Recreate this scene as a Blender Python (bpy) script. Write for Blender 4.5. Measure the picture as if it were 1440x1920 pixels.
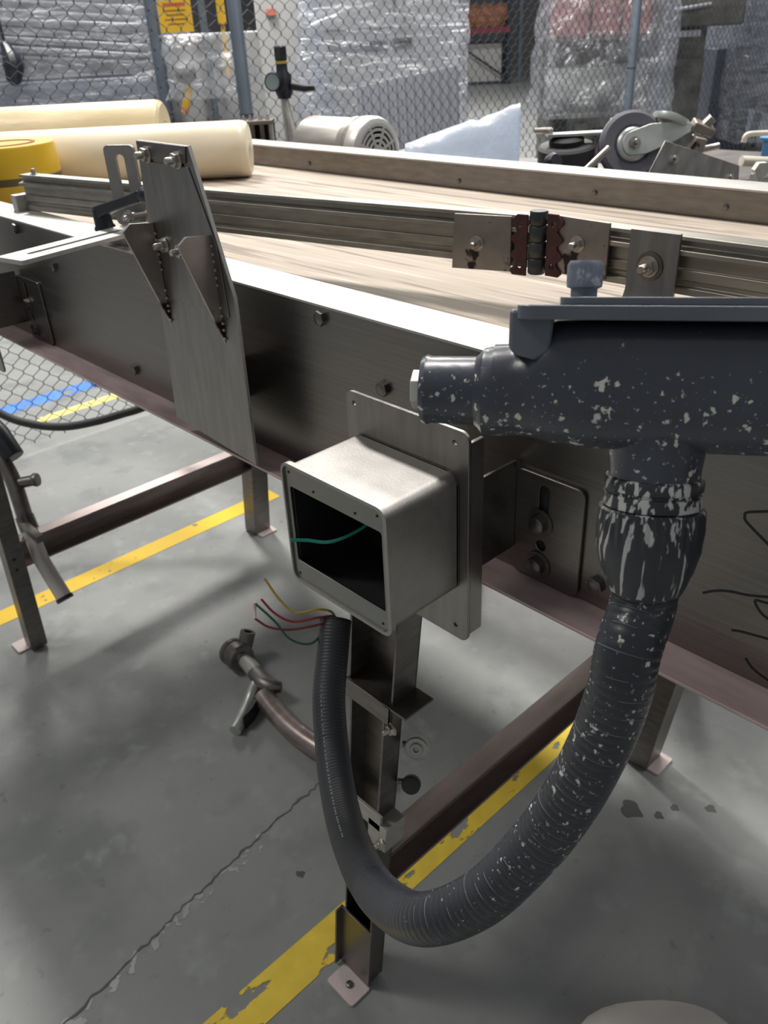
import bpy, bmesh, math, random
from mathutils import Vector, Matrix, noise
from mathutils.geometry import tessellate_polygon
random.seed(7)
for o in list(bpy.data.objects):
    bpy.data.objects.remove(o)
SC = bpy.context.scene
COL = SC.collection

# ------------------------------------------------------------------ camera, world, lamps, exposure
cam_data = bpy.data.cameras.new('camera')
cam = bpy.data.objects.new('camera', cam_data); COL.objects.link(cam)
cam.matrix_world = Matrix(((0.69009443, -0.33884876, 0.63949292, 0.0),
                           (0.72228941, 0.37798565, -0.57915876, 0.0),
                           (-0.04547192, 0.86157319, 0.50559266, 1.6),
                           (0, 0, 0, 1)))
cam_data.sensor_fit = 'VERTICAL'; cam_data.sensor_height = 36.0
cam_data.lens = 36.0 * 1547.55 / 1920
cam_data.clip_start = 0.02; cam_data.clip_end = 200
cam_data.dof.use_dof = True; cam_data.dof.focus_distance = 0.78; cam_data.dof.aperture_fstop = 13
SC.camera = cam

world = bpy.data.worlds.new('world'); SC.world = world; world.use_nodes = True
world.node_tree.nodes['Background'].inputs[0].default_value = (0.92, 0.96, 1.0, 1)
world.node_tree.nodes['Background'].inputs[1].default_value = 0.22

def lamp(name, loc, target, sx, sy, power, col=(1, 0.97, 0.93)):
    d = bpy.data.lights.new(name, 'AREA'); d.shape = 'RECTANGLE'; d.size = sx; d.size_y = sy
    d.energy = power; d.color = col
    o = bpy.data.objects.new(name, d); COL.objects.link(o)
    o.location = loc
    o.rotation_euler = (Vector(target) - Vector(loc)).to_track_quat('-Z', 'Y').to_euler()
    return o
lamp('overhead_light', (-1.6, 2.7, 6.2), (-1.6, 2.4, 0), 2.6, 0.7, 250)
lamp('overhead_light', (-5.6, 2.6, 6.2), (-5.4, 2.6, 0), 0.7, 1.3, 470)
lamp('overhead_light', (2.6, 3.6, 6.2), (2.4, 3.4, 0), 1.6, 1.2, 70)
lamp('overhead_light', (-3.8, -2.0, 6.2), (-4.4, 0.5, 0), 2.2, 1.0, 115)
lamp('overhead_light', (-6.0, 8.5, 6.2), (-6, 8.5, 0), 2.4, 1.2, 520)
lamp('overhead_light', (-12.3, 5.8, 6.2), (-12, 5.8, 0), 3.2, 2.2, 430)  # added lamp, no known fixture, to brighten the left cross beam's top
lamp('overhead_light', (-13.0, 12.0, 6.2), (-13, 12, 0), 3.0, 2.0, 600)
SC.view_settings.view_transform = 'Standard'; SC.view_settings.look = 'None'
SC.view_settings.gamma = 1.0; SC.view_settings.use_curve_mapping = False
SC.view_settings.exposure = 0.0

# ------------------------------------------------------------------ materials
def S(r, g, b):
    f = lambda c: (c / 12.92 if c <= 0.04045 else ((c + 0.055) / 1.055) ** 2.4)
    return tuple(f(c / 255.0) for c in (r, g, b))

def mat(name, col, rough=0.5, metal=0.0, var=0.12, scale=6.0, stretch=(1, 1, 1), rvar=0.1, bump=0.0,
        bscale=80.0, specks=None, fade=None, soft=0.035, alpha=None, spec=0.5, detail=5.0, col2=None, world=False):
    m = bpy.data.materials.new(name); m.use_nodes = True
    nt = m.node_tree; N = nt.nodes; L = nt.links
    b = N['Principled BSDF']
    tc = N.new('ShaderNodeTexCoord'); mp = N.new('ShaderNodeMapping')
    mp.inputs['Scale'].default_value = stretch
    if world:
        g = N.new('ShaderNodeNewGeometry'); L.new(g.outputs['Position'], mp.inputs[0]); src = g.outputs['Position']
    else:
        L.new(tc.outputs['Object'], mp.inputs[0]); src = tc.outputs['Object']
    nz = N.new('ShaderNodeTexNoise'); nz.inputs['Scale'].default_value = scale; nz.inputs['Detail'].default_value = detail
    L.new(mp.outputs[0], nz.inputs['Vector'])
    cr = N.new('ShaderNodeValToRGB')
    c2 = col2 if col2 else tuple(min(1, c * (1 + var)) for c in col)
    c1 = tuple(c * (1 - var) for c in col)
    cr.color_ramp.elements[0].position = 0.32; cr.color_ramp.elements[0].color = (*c1, 1)
    cr.color_ramp.elements[1].position = 0.68; cr.color_ramp.elements[1].color = (*c2, 1)
    L.new(nz.outputs['Fac'], cr.inputs[0])
    out = cr.outputs[0]
    if specks:
        for (scol, sscale, thr, sstretch) in specks:
            mp2 = N.new('ShaderNodeMapping'); mp2.inputs['Scale'].default_value = sstretch
            L.new(src, mp2.inputs[0])
            n2 = N.new('ShaderNodeTexNoise'); n2.inputs['Scale'].default_value = sscale; n2.inputs['Detail'].default_value = 3.0
            L.new(mp2.outputs[0], n2.inputs['Vector'])
            r2 = N.new('ShaderNodeValToRGB')
            r2.color_ramp.elements[0].position = thr; r2.color_ramp.elements[0].color = (0, 0, 0, 1)
            r2.color_ramp.elements[1].position = thr + soft; r2.color_ramp.elements[1].color = (1, 1, 1, 1)
            if fade:      # specks thin out along a direction in space (splashed from one side)
                gg = N.new('ShaderNodeNewGeometry'); dt = N.new('ShaderNodeVectorMath'); dt.operation = 'DOT_PRODUCT'
                L.new(gg.outputs['Position'], dt.inputs[0]); dt.inputs[1].default_value = fade[0]
                fr = N.new('ShaderNodeMapRange'); fr.inputs['From Min'].default_value = fade[1]; fr.inputs['From Max'].default_value = fade[2]
                fr.inputs['To Min'].default_value = -0.2; fr.inputs['To Max'].default_value = 0.0
                L.new(dt.outputs['Value'], fr.inputs['Value'])
                ad = N.new('ShaderNodeMath'); ad.operation = 'ADD'
                L.new(n2.outputs['Fac'], ad.inputs[0]); L.new(fr.outputs[0], ad.inputs[1]); L.new(ad.outputs[0], r2.inputs[0])
            else:
                L.new(n2.outputs['Fac'], r2.inputs[0])
            mx = N.new('ShaderNodeMix'); mx.data_type = 'RGBA'
            L.new(r2.outputs[0], mx.inputs['Factor']); L.new(out, mx.inputs['A'])
            mx.inputs['B'].default_value = (*scol, 1)
            out = mx.outputs['Result']
    L.new(out, b.inputs['Base Color'])
    b.inputs['Metallic'].default_value = metal
    b.inputs['Specular IOR Level'].default_value = spec
    mr = N.new('ShaderNodeMapRange'); mr.inputs['To Min'].default_value = max(0.03, rough - rvar); mr.inputs['To Max'].default_value = min(1, rough + rvar)
    L.new(nz.outputs['Fac'], mr.inputs['Value']); L.new(mr.outputs[0], b.inputs['Roughness'])
    if bump > 0:
        n3 = N.new('ShaderNodeTexNoise'); n3.inputs['Scale'].default_value = bscale; n3.inputs['Detail'].default_value = 3
        L.new(mp.outputs[0], n3.inputs['Vector'])
        bp = N.new('ShaderNodeBump'); bp.inputs['Strength'].default_value = bump; bp.inputs['Distance'].default_value = 0.004
        L.new(n3.outputs['Fac'], bp.inputs['Height']); L.new(bp.outputs[0], b.inputs['Normal'])
    if alpha is not None:
        tr = N.new('ShaderNodeBsdfTransparent'); ms = N.new('ShaderNodeMixShader')
        L.new(tr.outputs[0], ms.inputs[1]); L.new(b.outputs[0], ms.inputs[2])
        o = N['Material Output']; L.new(ms.outputs[0], o.inputs[0])
        if isinstance(alpha, tuple):       # (scale, threshold, stretch): worn away where the noise is high
            mp4 = N.new('ShaderNodeMapping'); mp4.inputs['Scale'].default_value = alpha[2]
            L.new(src, mp4.inputs[0])
            n4 = N.new('ShaderNodeTexNoise'); n4.inputs['Scale'].default_value = alpha[0]; n4.inputs['Detail'].default_value = 6
            L.new(mp4.outputs[0], n4.inputs['Vector'])
            r4 = N.new('ShaderNodeValToRGB')
            r4.color_ramp.elements[0].position = alpha[1]; r4.color_ramp.elements[0].color = (1, 1, 1, 1)
            r4.color_ramp.elements[1].position = alpha[1] + 0.02; r4.color_ramp.elements[1].color = (0, 0, 0, 1)
            L.new(n4.outputs['Fac'], r4.inputs[0]); L.new(r4.outputs[0], ms.inputs[0])
        else:
            ms.inputs[0].default_value = alpha
    return m

STEEL = mat('brushed_steel', S(128, 124, 121), 0.36, 1.0, 0.10, 5, (1, 14, 60), 0.07)
STEEL_DARK = mat('dull_steel', S(128, 123, 120), 0.42, 1.0, 0.16, 7, (3, 3, 14), 0.08)
STEEL_LIP = mat('rust_tinted_steel', S(190, 168, 167), 0.5, 0.3, 0.18, 9, (1, 5, 5), 0.1)
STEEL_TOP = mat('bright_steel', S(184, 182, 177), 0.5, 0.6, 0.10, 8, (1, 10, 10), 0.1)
STEEL_BOX = mat('satin_box_steel', S(158, 155, 151), 0.5, 0.9, 0.08, 40, (1, 1, 1), 0.06, bump=0.05, bscale=400)
STEEL_PLATE = mat('weathered_plate_steel', S(140, 137, 134), 0.38, 1.0, 0.14, 6, (12, 4, 2), 0.08, specks=[(S(96, 70, 58), 9, 0.70, (1, 1, 1))])
STEEL_STAIN = mat('heat_stained_steel', S(168, 158, 152), 0.42, 0.7, 0.22, 12, (1, 1, 1), 0.1, specks=[(S(60, 44, 40), 14, 0.62, (1, 1, 1))])
FOOTM = mat('pale_foot_steel', S(214, 198, 194), 0.6, 0.1, 0.06, 20)
STEEL_HINGE = mat('blotchy_hinge_steel', S(150, 142, 136), 0.4, 0.85, 0.22, 14, (1, 1, 1), 0.1, specks=[(S(58, 50, 48), 24, 0.58, (1, 1, 1))])
PALE_TUBE = mat('pale_tube_steel', S(198, 192, 188), 0.4, 0.25, 0.08, 12)
BOLT = mat('bright_bolt_steel', S(198, 192, 184), 0.3, 1.0, 0.1, 60)
BOLT_DARK = mat('dull_bolt_steel', S(120, 116, 114), 0.36, 1.0, 0.1, 60)
RUST = mat('red_brown_rust', S(78, 48, 44), 0.7, 0.3, 0.3, 40, bump=0.3, bscale=150)
BEAM = mat('brown_tinted_steel', S(160, 146, 142), 0.33, 0.8, 0.2, 6, (4, 1, 8), 0.1)
BELT = mat('worn_belt', S(172, 160, 145), 0.75, 0.0, 0.13, 5, (0.7, 22, 1), 0.1, bump=0.06, bscale=60,
           specks=[(S(132, 120, 108), 3.2, 0.56, (0.5, 14, 1)), (S(192, 181, 168), 4, 0.60, (0.6, 18, 1))])
RAIL = mat('dull_aluminium', S(156, 152, 142), 0.42, 0.8, 0.16, 8, (1, 12, 12), 0.08)
RAIL_TOP = RAIL
CREAM = mat('cream_plastic_sheet', S(226, 211, 182), 0.4, 0.0, 0.05, 4, (1, 1, 4), 0.1, col2=S(234, 224, 202))
CREAM_W = mat('wrapped_cream_sheet', S(220, 202, 164), 0.35, 0.0, 0.10, 3, (2, 2, 6), 0.15, bump=0.25, bscale=14)
TAPE_Y = mat('yellow_tape', S(196, 160, 34), 0.35, 0.0, 0.10, 10)
TAPE_K = mat('dark_tape_stripe', S(84, 74, 46), 0.4)
TAPE_C = mat('cardboard_core', S(150, 92, 74), 0.8)
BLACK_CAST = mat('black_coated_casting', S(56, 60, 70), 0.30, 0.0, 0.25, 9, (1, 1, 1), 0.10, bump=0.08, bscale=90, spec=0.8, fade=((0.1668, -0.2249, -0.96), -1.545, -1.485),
                 specks=[(S(222, 218, 206), 140, 0.626, (1, 1, 1)), (S(190, 188, 178), 320, 0.655, (1, 1, 1)), (S(120, 112, 98), 34, 0.70, (1, 1, 1))])
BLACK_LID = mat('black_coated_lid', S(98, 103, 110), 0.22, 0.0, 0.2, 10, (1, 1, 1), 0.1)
BLACK_NUT = mat('scuffed_black_nut', S(50, 52, 56), 0.4, 0.1, 0.3, 12, (1, 1, 1), 0.1, specks=[(S(205, 203, 200), 190, 0.50, (1, 1, 0.35))])
BLACK_NUT2 = mat('black_ribbed_nut', S(52, 54, 58), 0.4, 0.1, 0.3, 12, (1, 1, 1), 0.1, specks=[(S(190, 188, 186), 230, 0.565, (1, 1, 0.07))])
HOSE = mat('black_hose_jacket', S(47, 49, 52), 0.48, 0.0, 0.2, 8, (1, 1, 1), 0.1)
HOSE_SCUFF = mat('paint_splashed_hose_jacket', S(46, 48, 54), 0.40, 0.0, 0.3, 9, (1, 1, 1), 0.12, spec=0.6, fade=((1.0, 0.35, 0.25), -0.14, 0.16),
                 specks=[(S(140, 140, 142), 260, 0.64, (1, 1, 1)), (S(205, 202, 196), 150, 0.655, (1, 1, 1))])
KNOB = mat('grey_knurled_plastic', S(112, 119, 134), 0.5, 0.0, 0.3, 60, specks=[(S(160, 164, 172), 120, 0.6, (1, 1, 1))])
PLASTIC_K = mat('black_plastic', S(30, 33, 42), 0.4, 0.0, 0.2, 20)
PLUG = mat('pale_plug', S(205, 205, 196), 0.5, 0.3, 0.1, 40)
RUBBER = mat('grey_rubber_tyre', S(98, 99, 108), 0.6, 0.0, 0.1, 14)
RUBBER_K = mat('dark_rubber', S(52, 52, 54), 0.6, 0.0, 0.2, 14)
ZINC = mat('zinc_plate', S(205, 209, 204), 0.35, 0.7, 0.12, 14)
PAINT_W = mat('pale_rod', S(222, 216, 200), 0.4, 0.1, 0.08, 20)
MOTOR = mat('motor_steel', S(190, 184, 176), 0.34, 0.75, 0.08, 8, (1, 6, 6), 0.08)
MOTOR_W = mat('motor_cover', S(214, 212, 206), 0.36, 0.5, 0.06, 10)
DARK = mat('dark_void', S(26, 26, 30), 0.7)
GALV = mat('galvanised_post', S(112, 122, 134), 0.5, 0.5, 0.08, 6)
WIRE = mat('fence_wire', S(84, 84, 90), 0.5, 0.6, 0.1, 30)
BLUE = mat('blue_plastic', S(92, 148, 205), 0.5)
SACK = mat('pale_sack_cloth', S(214, 208, 202), 0.85, 0.0, 0.06, 6, bump=0.15, bscale=40)
def flat(name, rgb, rough=0.5): return mat(name, S(*rgb), rough, 0.0, 0.08, 10)
W_YEL = flat('yellow_wire', (176, 150, 60)); W_RED = flat('red_wire', (140, 30, 44)); W_DRED = flat('dark_red_wire', (104, 32, 40))
W_GRN = flat('green_wire', (38, 84, 62)); W_TEAL = flat('bright_green_wire', (24, 140, 120)); W_PINK = flat('pale_tip', (226, 196, 190))
INK = flat('black_ink', (22, 21, 22), 0.6)
FLOORM = mat('grey_concrete', S(148, 150, 148), 0.42, 0.0, 0.09, 2.2, (1, 1, 1), 0.08, bump=0.05, bscale=60, spec=0.45, detail=12, soft=0.16,
             specks=[(S(134, 137, 135), 6, 0.50, (1, 1, 1)), (S(156, 159, 157), 15, 0.56, (1, 1, 1)), (S(118, 119, 118), 32, 0.66, (1, 1, 1))])
STAIN = mat('oil_stain', S(98, 99, 97), 0.5, alpha=0.75)
CRACK = flat('floor_crack', (92, 92, 91), 0.8); CHALK = mat('chalky_scuff', S(176, 176, 174), 0.8, alpha=(34, 0.46, (1, 1, 1)))
LINE_Y = mat('yellow_floor_paint', S(236, 196, 40), 0.5, 0.0, 0.07, 5, alpha=(26, 0.66, (1, 1, 1)))
LINE_Y2 = mat('worn_yellow_floor_paint', S(250, 214, 72), 0.55, 0.0, 0.10, 18, alpha=(13, 0.575, (1.3, 0.7, 1)))
LINE_PALE = mat('faded_yellow_floor_paint', S(236, 226, 140), 0.6, 0.0, 0.1, 5, alpha=(9, 0.6, (1, 1, 1)))
LINE_B = mat('blue_floor_paint', S(92, 142, 224), 0.6, 0.0, 0.1, 5, alpha=(7, 0.58, (1, 1, 1)))
WALLM = mat('hall_wall_paint', S(122, 120, 122), 0.8, 0.0, 0.1, 0.6)
SHEETS = mat('silver_sheet_stock', S(200, 200, 202), 0.35, 0.3, 0.12, 8)
CRATE = mat('blue_grey_crate', S(128, 131, 140), 0.5, 0.1, 0.15, 4)
CABIN = mat('pale_grey_cabinet', S(176, 176, 174), 0.5, 0.1, 0.06, 3)
SLABM = mat('blue_grey_ribbed_plastic', S(132, 134, 142), 0.5, 0.1, 0.06, 3)
SIGN_Y = mat('yellow_sign', S(222, 176, 44), 0.5, 0.0, 0.08, 8)
RED = mat('red_brown_goods', S(164, 112, 108), 0.5, 0.0, 0.3, 7)
ORANGE = mat('orange_goods', S(158, 104, 76), 0.6, 0.0, 0.3, 5)
RACK_B = flat('dark_blue_rack', (34, 44, 54)); RACK_R = flat('red_rack_beam', (128, 44, 58))
TANK = mat('dark_slate_paint', S(72, 77, 88), 0.45, 0.3, 0.15, 4)
MACH = mat('dark_oily_steel', S(98, 97, 94), 0.45, 0.5, 0.45, 6)
WOOD = mat('pallet_wood', S(150, 126, 96), 0.8)
YELBOX = flat('yellow_box', (226, 190, 110))
GAUGE = mat('gauge_glass', S(128, 146, 152), 0.25, 0.0, 0.1, 10)

def film(name, opacity, tint=(0.86, 0.88, 0.92), rough=0.28, scale=10, stretch=(1, 1, 1), gloss=0.4, bmp=0.03):
    m = bpy.data.materials.new(name); m.use_nodes = True
    nt = m.node_tree; N = nt.nodes; L = nt.links
    for n in list(N):
        if n.type == 'BSDF_PRINCIPLED': N.remove(n)
    out = N['Material Output']
    tr = N.new('ShaderNodeBsdfTransparent'); tr.inputs[0].default_value = (*tint, 1)
    gl = N.new('ShaderNodeBsdfGlossy'); gl.inputs['Roughness'].default_value = rough; gl.inputs[0].default_value = (0.95, 0.96, 1, 1)
    df = N.new('ShaderNodeBsdfTranslucent'); df.inputs[0].default_value = (*tint, 1)
    dd = N.new('ShaderNodeBsdfDiffuse'); dd.inputs[0].default_value = (*tint, 1)
    a0 = N.new('ShaderNodeMixShader'); a0.inputs[0].default_value = 0.5; L.new(df.outputs[0], a0.inputs[1]); L.new(dd.outputs[0], a0.inputs[2])
    a = N.new('ShaderNodeMixShader'); a.inputs[0].default_value = gloss; L.new(a0.outputs[0], a.inputs[1]); L.new(gl.outputs[0], a.inputs[2])
    b = N.new('ShaderNodeMixShader'); L.new(tr.outputs[0], b.inputs[1]); L.new(a.outputs[0], b.inputs[2]); L.new(b.outputs[0], out.inputs[0])
    tc = N.new('ShaderNodeTexCoord'); mp = N.new('ShaderNodeMapping'); mp.inputs['Scale'].default_value = stretch
    L.new(tc.outputs['Object'], mp.inputs[0])
    nz = N.new('ShaderNodeTexNoise'); nz.inputs['Scale'].default_value = scale; nz.inputs['Detail'].default_value = 4; nz.inputs['Distortion'].default_value = 0.9
    L.new(mp.outputs[0], nz.inputs['Vector'])
    mr = N.new('ShaderNodeMapRange'); mr.inputs['From Min'].default_value = 0.3; mr.inputs['From Max'].default_value = 0.72
    mr.inputs['To Min'].default_value = opacity * 0.45; mr.inputs['To Max'].default_value = min(1, opacity * 1.6)
    L.new(nz.outputs['Fac'], mr.inputs['Value']); L.new(mr.outputs[0], b.inputs[0])
    bp = N.new('ShaderNodeBump'); bp.inputs['Strength'].default_value = 0.9; bp.inputs['Distance'].default_value = bmp
    L.new(nz.outputs['Fac'], bp.inputs['Height']); L.new(bp.outputs[0], gl.inputs['Normal'])
    return m
FILM = film('stretch_film', 0.32, scale=5, stretch=(1, 1, 3))
FILM_LITE = film('thin_stretch_film', 0.26, scale=9, gloss=0.5, bmp=0.05)
FILM_STACK = film('clear_stretch_film', 0.28, scale=4, stretch=(1, 1, 4), gloss=0.5)
FILM_DARK = film('dusty_stretch_film', 0.32, (0.62, 0.66, 0.74), scale=5, stretch=(1, 1, 3))
BAG = film('clear_blue_bag', 0.95, (0.80, 0.86, 0.95), 0.3, 9, (1, 1, 2), gloss=0.22, bmp=0.008)

# ------------------------------------------------------------------ mesh helpers
def basis(z, x=None):
    z = Vector(z).normalized()
    if x is None: x = Vector((0, 0, 1)) if abs(z.z) < 0.9 else Vector((1, 0, 0))
    x = Vector(x); x = (x - z * x.dot(z)).normalized()
    y = z.cross(x)
    return Matrix((x, y, z)).transposed()

class MB:
    def __init__(s): s.v = []; s.f = []
    def add(s, vs, fs):
        k = len(s.v); s.v += [Vector(v) for v in vs]; s.f += [tuple(i + k for i in f) for f in fs]; return s
    def box(s, a, b, R=None, o=(0, 0, 0)):
        vs = [Vector((x, y, z)) for x in (a[0], b[0]) for y in (a[1], b[1]) for z in (a[2], b[2])]
        if R is not None: vs = [R @ v + Vector(o) for v in vs]
        return s.add(vs, [(0, 1, 3, 2), (4, 6, 7, 5), (0, 4, 5, 1), (2, 3, 7, 6), (0, 2, 6, 4), (1, 5, 7, 3)])
    def hexa(s, v8):   # bottom four, top four, both in order
        return s.add(v8, [(3, 2, 1, 0), (4, 5, 6, 7), (0, 1, 5, 4), (1, 2, 6, 5), (2, 3, 7, 6), (3, 0, 4, 7)])
    def prism(s, loops, M, t):   # loops: outer then holes, 2d; M maps (a,b,c) to space; extruded c = 0..t
        pts = [p for l in loops for p in l]; n = len(pts)
        lo = [M @ Vector((p[0], p[1], 0)) for p in pts]; hi = [M @ Vector((p[0], p[1], t)) for p in pts]
        tris = tessellate_polygon([[Vector((p[0], p[1], 0)) for p in l] for l in loops])
        fs = [tuple(q) for q in tris] + [tuple(i + n for i in reversed(q)) for q in tris]
        k = 0
        for l in loops:
            m = len(l)
            for i in range(m):
                j = (i + 1) % m; fs.append((k + i, k + j, k + j + n, k + i + n))
            k += m
        return s.add(lo + hi, fs)
    def tube(s, pts, r, n=12, caps=True, up=None):
        pts = [Vector(p) for p in pts]; m = len(pts)
        rs = r if isinstance(r, (list, tuple)) else [r] * m
        T = []
        for i in range(m):
            d = pts[min(i + 1, m - 1)] - pts[max(i - 1, 0)]; T.append(d.normalized())
        x = basis(T[0], up).col[0].copy() if up else basis(T[0]).col[0].copy()
        k = len(s.v); fs = []; vs = []
        for i in range(m):
            x = (x - T[i] * x.dot(T[i])).normalized(); y = T[i].cross(x)
            for j in range(n):
                a = 2 * math.pi * j / n
                vs.append(pts[i] + (x * math.cos(a) + y * math.sin(a)) * rs[i])
        for i in range(m - 1):
            for j in range(n):
                jj = (j + 1) % n; fs.append((i * n + j, i * n + jj, (i + 1) * n + jj, (i + 1) * n + j))
        if caps: fs += [tuple(reversed(range(n))), tuple(range((m - 1) * n, m * n))]
        return s.add(vs, fs)
    def lathe(s, prof, o, d, n=32, x=None):   # prof: (radius, height along d)
        B = basis(d, x); o = Vector(o); vs = []; fs = []; m = len(prof)
        for (r, h) in prof:
            for j in range(n):
                a = 2 * math.pi * j / n; vs.append(o + B @ Vector((r * math.cos(a), r * math.sin(a), h)))
        for i in range(m - 1):
            for j in range(n):
                jj = (j + 1) % n; fs.append((i * n + j, i * n + jj, (i + 1) * n + jj, (i + 1) * n + j))
        if prof[0][0] > 1e-6: fs.append(tuple(reversed(range(n))))
        if prof[-1][0] > 1e-6: fs.append(tuple(range((m - 1) * n, m * n)))
        return s.add(vs, fs)
    def loft(s, rings, caps=True):
        n = len(rings[0]); vs = [v for r in rings for v in r]; fs = []
        for i in range(len(rings) - 1):
            for j in range(n):
                jj = (j + 1) % n; fs.append((i * n + j, i * n + jj, (i + 1) * n + jj, (i + 1) * n + j))
        if caps: fs += [tuple(reversed(range(n))), tuple(range((len(rings) - 1) * n, len(rings) * n))]
        return s.add(vs, fs)

OBJ_W = {}
def root(name, loc, label, cat, group=None, kind=None):
    o = bpy.data.objects.new(name, None); COL.objects.link(o); o.location = loc
    o.empty_display_size = 0.05
    o['label'] = label; o['category'] = cat
    if group: o['group'] = group
    if kind: o['kind'] = kind
    OBJ_W[o.name] = Matrix.Translation(loc)
    return o

def mesh_from(name, mb, m, shift, sharp):
    me = bpy.data.meshes.new(name)
    me.from_pydata([v - shift for v in mb.v], [], mb.f)
    bm = bmesh.new(); bm.from_mesh(me); bmesh.ops.dissolve_degenerate(bm, dist=2e-6, edges=bm.edges); bmesh.ops.recalc_face_normals(bm, faces=bm.faces); bm.to_mesh(me); bm.free()
    me.polygons.foreach_set('use_smooth', [True] * len(me.polygons))
    me.set_sharp_from_angle(angle=math.radians(sharp))
    me.materials.append(m)
    return me

def part(name, mb, m, parent=None, bevel=0.0, label=None, sharp=34, kind=None, thing=None):
    lo = [min(v[i] for v in mb.v) for i in range(3)]; hi = [max(v[i] for v in mb.v) for i in range(3)]
    c = Vector([(a + b) / 2 for a, b in zip(lo, hi)])
    if parent is None: c.z = lo[2]
    me = mesh_from(name, mb, m, c, sharp)
    o = bpy.data.objects.new(name, me); COL.objects.link(o)
    W = Matrix.Translation(c)
    if parent is not None:
        o.parent = parent; o.matrix_parent_inverse = OBJ_W[parent.name].inverted()
    o.matrix_basis = W; OBJ_W[o.name] = W
    if bevel > 0:
        b = o.modifiers.new('edge', 'BEVEL'); b.width = bevel; b.segments = 2; b.limit_method = 'ANGLE'; b.angle_limit = math.radians(40)
    if label: o['label'] = label
    if kind: o['kind'] = kind
    if thing:
        o['label'], o['category'] = thing[0], thing[1]
        if len(thing) > 2: o['group'] = thing[2]
    return o

def inst(name, me, M, parent, label=None):
    o = bpy.data.objects.new(name, me); COL.objects.link(o)
    o.parent = parent; o.matrix_parent_inverse = OBJ_W[parent.name].inverted(); o.matrix_basis = M
    OBJ_W[o.name] = M
    if label: o['label'] = label
    return o

def circ(cx, cy, r, n=20): return [(cx + r * math.cos(2 * math.pi * i / n + 0.17 + cx), cy + r * math.sin(2 * math.pi * i / n + 0.17 + cx)) for i in range(n)]
def rrect(x0, y0, x1, y1, r, n=4):
    out = []
    for (cx, cy, a0) in ((x1 - r, y1 - r, 0), (x0 + r, y1 - r, 90), (x0 + r, y0 + r, 180), (x1 - r, y0 + r, 270)):
        for i in range(n + 1):
            a = math.radians(a0 + 90 * i / n); out.append((cx + r * math.cos(a), cy + r * math.sin(a)))
    return out
def mat4(o, ex, ey, ez):
    M = Matrix((ex, ey, ez)).transposed().to_4x4(); M.translation = Vector(o); return M
XZ_FRONT = lambda y: mat4((0, y, 0), (1, 0, 0), (0, 0, 1), (0, -1, 0))     # (x, z) in a plane of constant y, thickness towards -y
XZ_BACK = lambda y: mat4((0, y, 0), (1, 0, 0), (0, 0, 1), (0, 1, 0))
XY_UP = lambda z: mat4((0, 0, z), (1, 0, 0), (0, 1, 0), (0, 0, 1))
YZ = lambda x: mat4((x, 0, 0), (0, 1, 0), (0, 0, 1), (1, 0, 0))

# shared small hardware meshes, pointing along +z from the surface
def hexpts(r, n=6): return [(r * math.cos(math.pi * 2 * i / n), r * math.sin(math.pi * 2 * i / n)) for i in range(n)]
_m = MB().prism([hexpts(0.0094)], Matrix(), 0.006); _m.lathe([(0.0078, 0.006), (0.0065, 0.0068), (0, 0.0069)], (0, 0, 0), (0, 0, 1), 16)
HEX_HEAD = mesh_from('bolt', _m, BOLT_DARK, Vector(), 34)
_m = MB().prism([hexpts(0.0088)], Matrix(), 0.0075); _m.lathe([(0.0046, 0.0), (0.0046, 0.016), (0.0036, 0.0175), (0, 0.0176)], (0, 0, 0), (0, 0, 1), 14)
_m.lathe([(0.0106, 0), (0.0106, 0.0014), (0.005, 0.0015)], (0, 0, 0), (0, 0, 1), 20)
NUT_STUD = mesh_from('bolt', _m, BOLT, Vector(), 34)
_m = MB().lathe([(0.0165, 0), (0.0165, 0.0016), (0.006, 0.0018)], (0, 0, 0), (0, 0, 1), 24)
WASHER = mesh_from('washer', _m, BOLT_DARK, Vector(), 34)
_m = MB().lathe([(0.0015, 0), (0.0015, 0.0003), (0, 0.0004)], (0, 0, 0), (0, 0, 1), 12)
SCREW_HOLE = mesh_from('screw_hole', _m, DARK, Vector(), 34)
def facing(p, d, s=1.0, spin=0.3):
    M = basis(d).to_4x4() @ Matrix.Rotation(spin, 4, 'Z') @ Matrix.Scale(s, 4); M.translation = Vector(p); return M

def spline(pts, k=8):
    P = [Vector(p) for p in pts]; P = [2 * P[0] - P[1]] + P + [2 * P[-1] - P[-2]]; out = []
    for i in range(1, len(P) - 2):
        for j in range(k):
            t = j / k; a, b, c, d = P[i - 1], P[i], P[i + 1], P[i + 2]
            out.append(0.5 * ((2 * b) + (c - a) * t + (2 * a - 5 * b + 4 * c - d) * t * t + (3 * b - a - 3 * c + d) * t ** 3))
    out.append(P[-2]); return out

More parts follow.
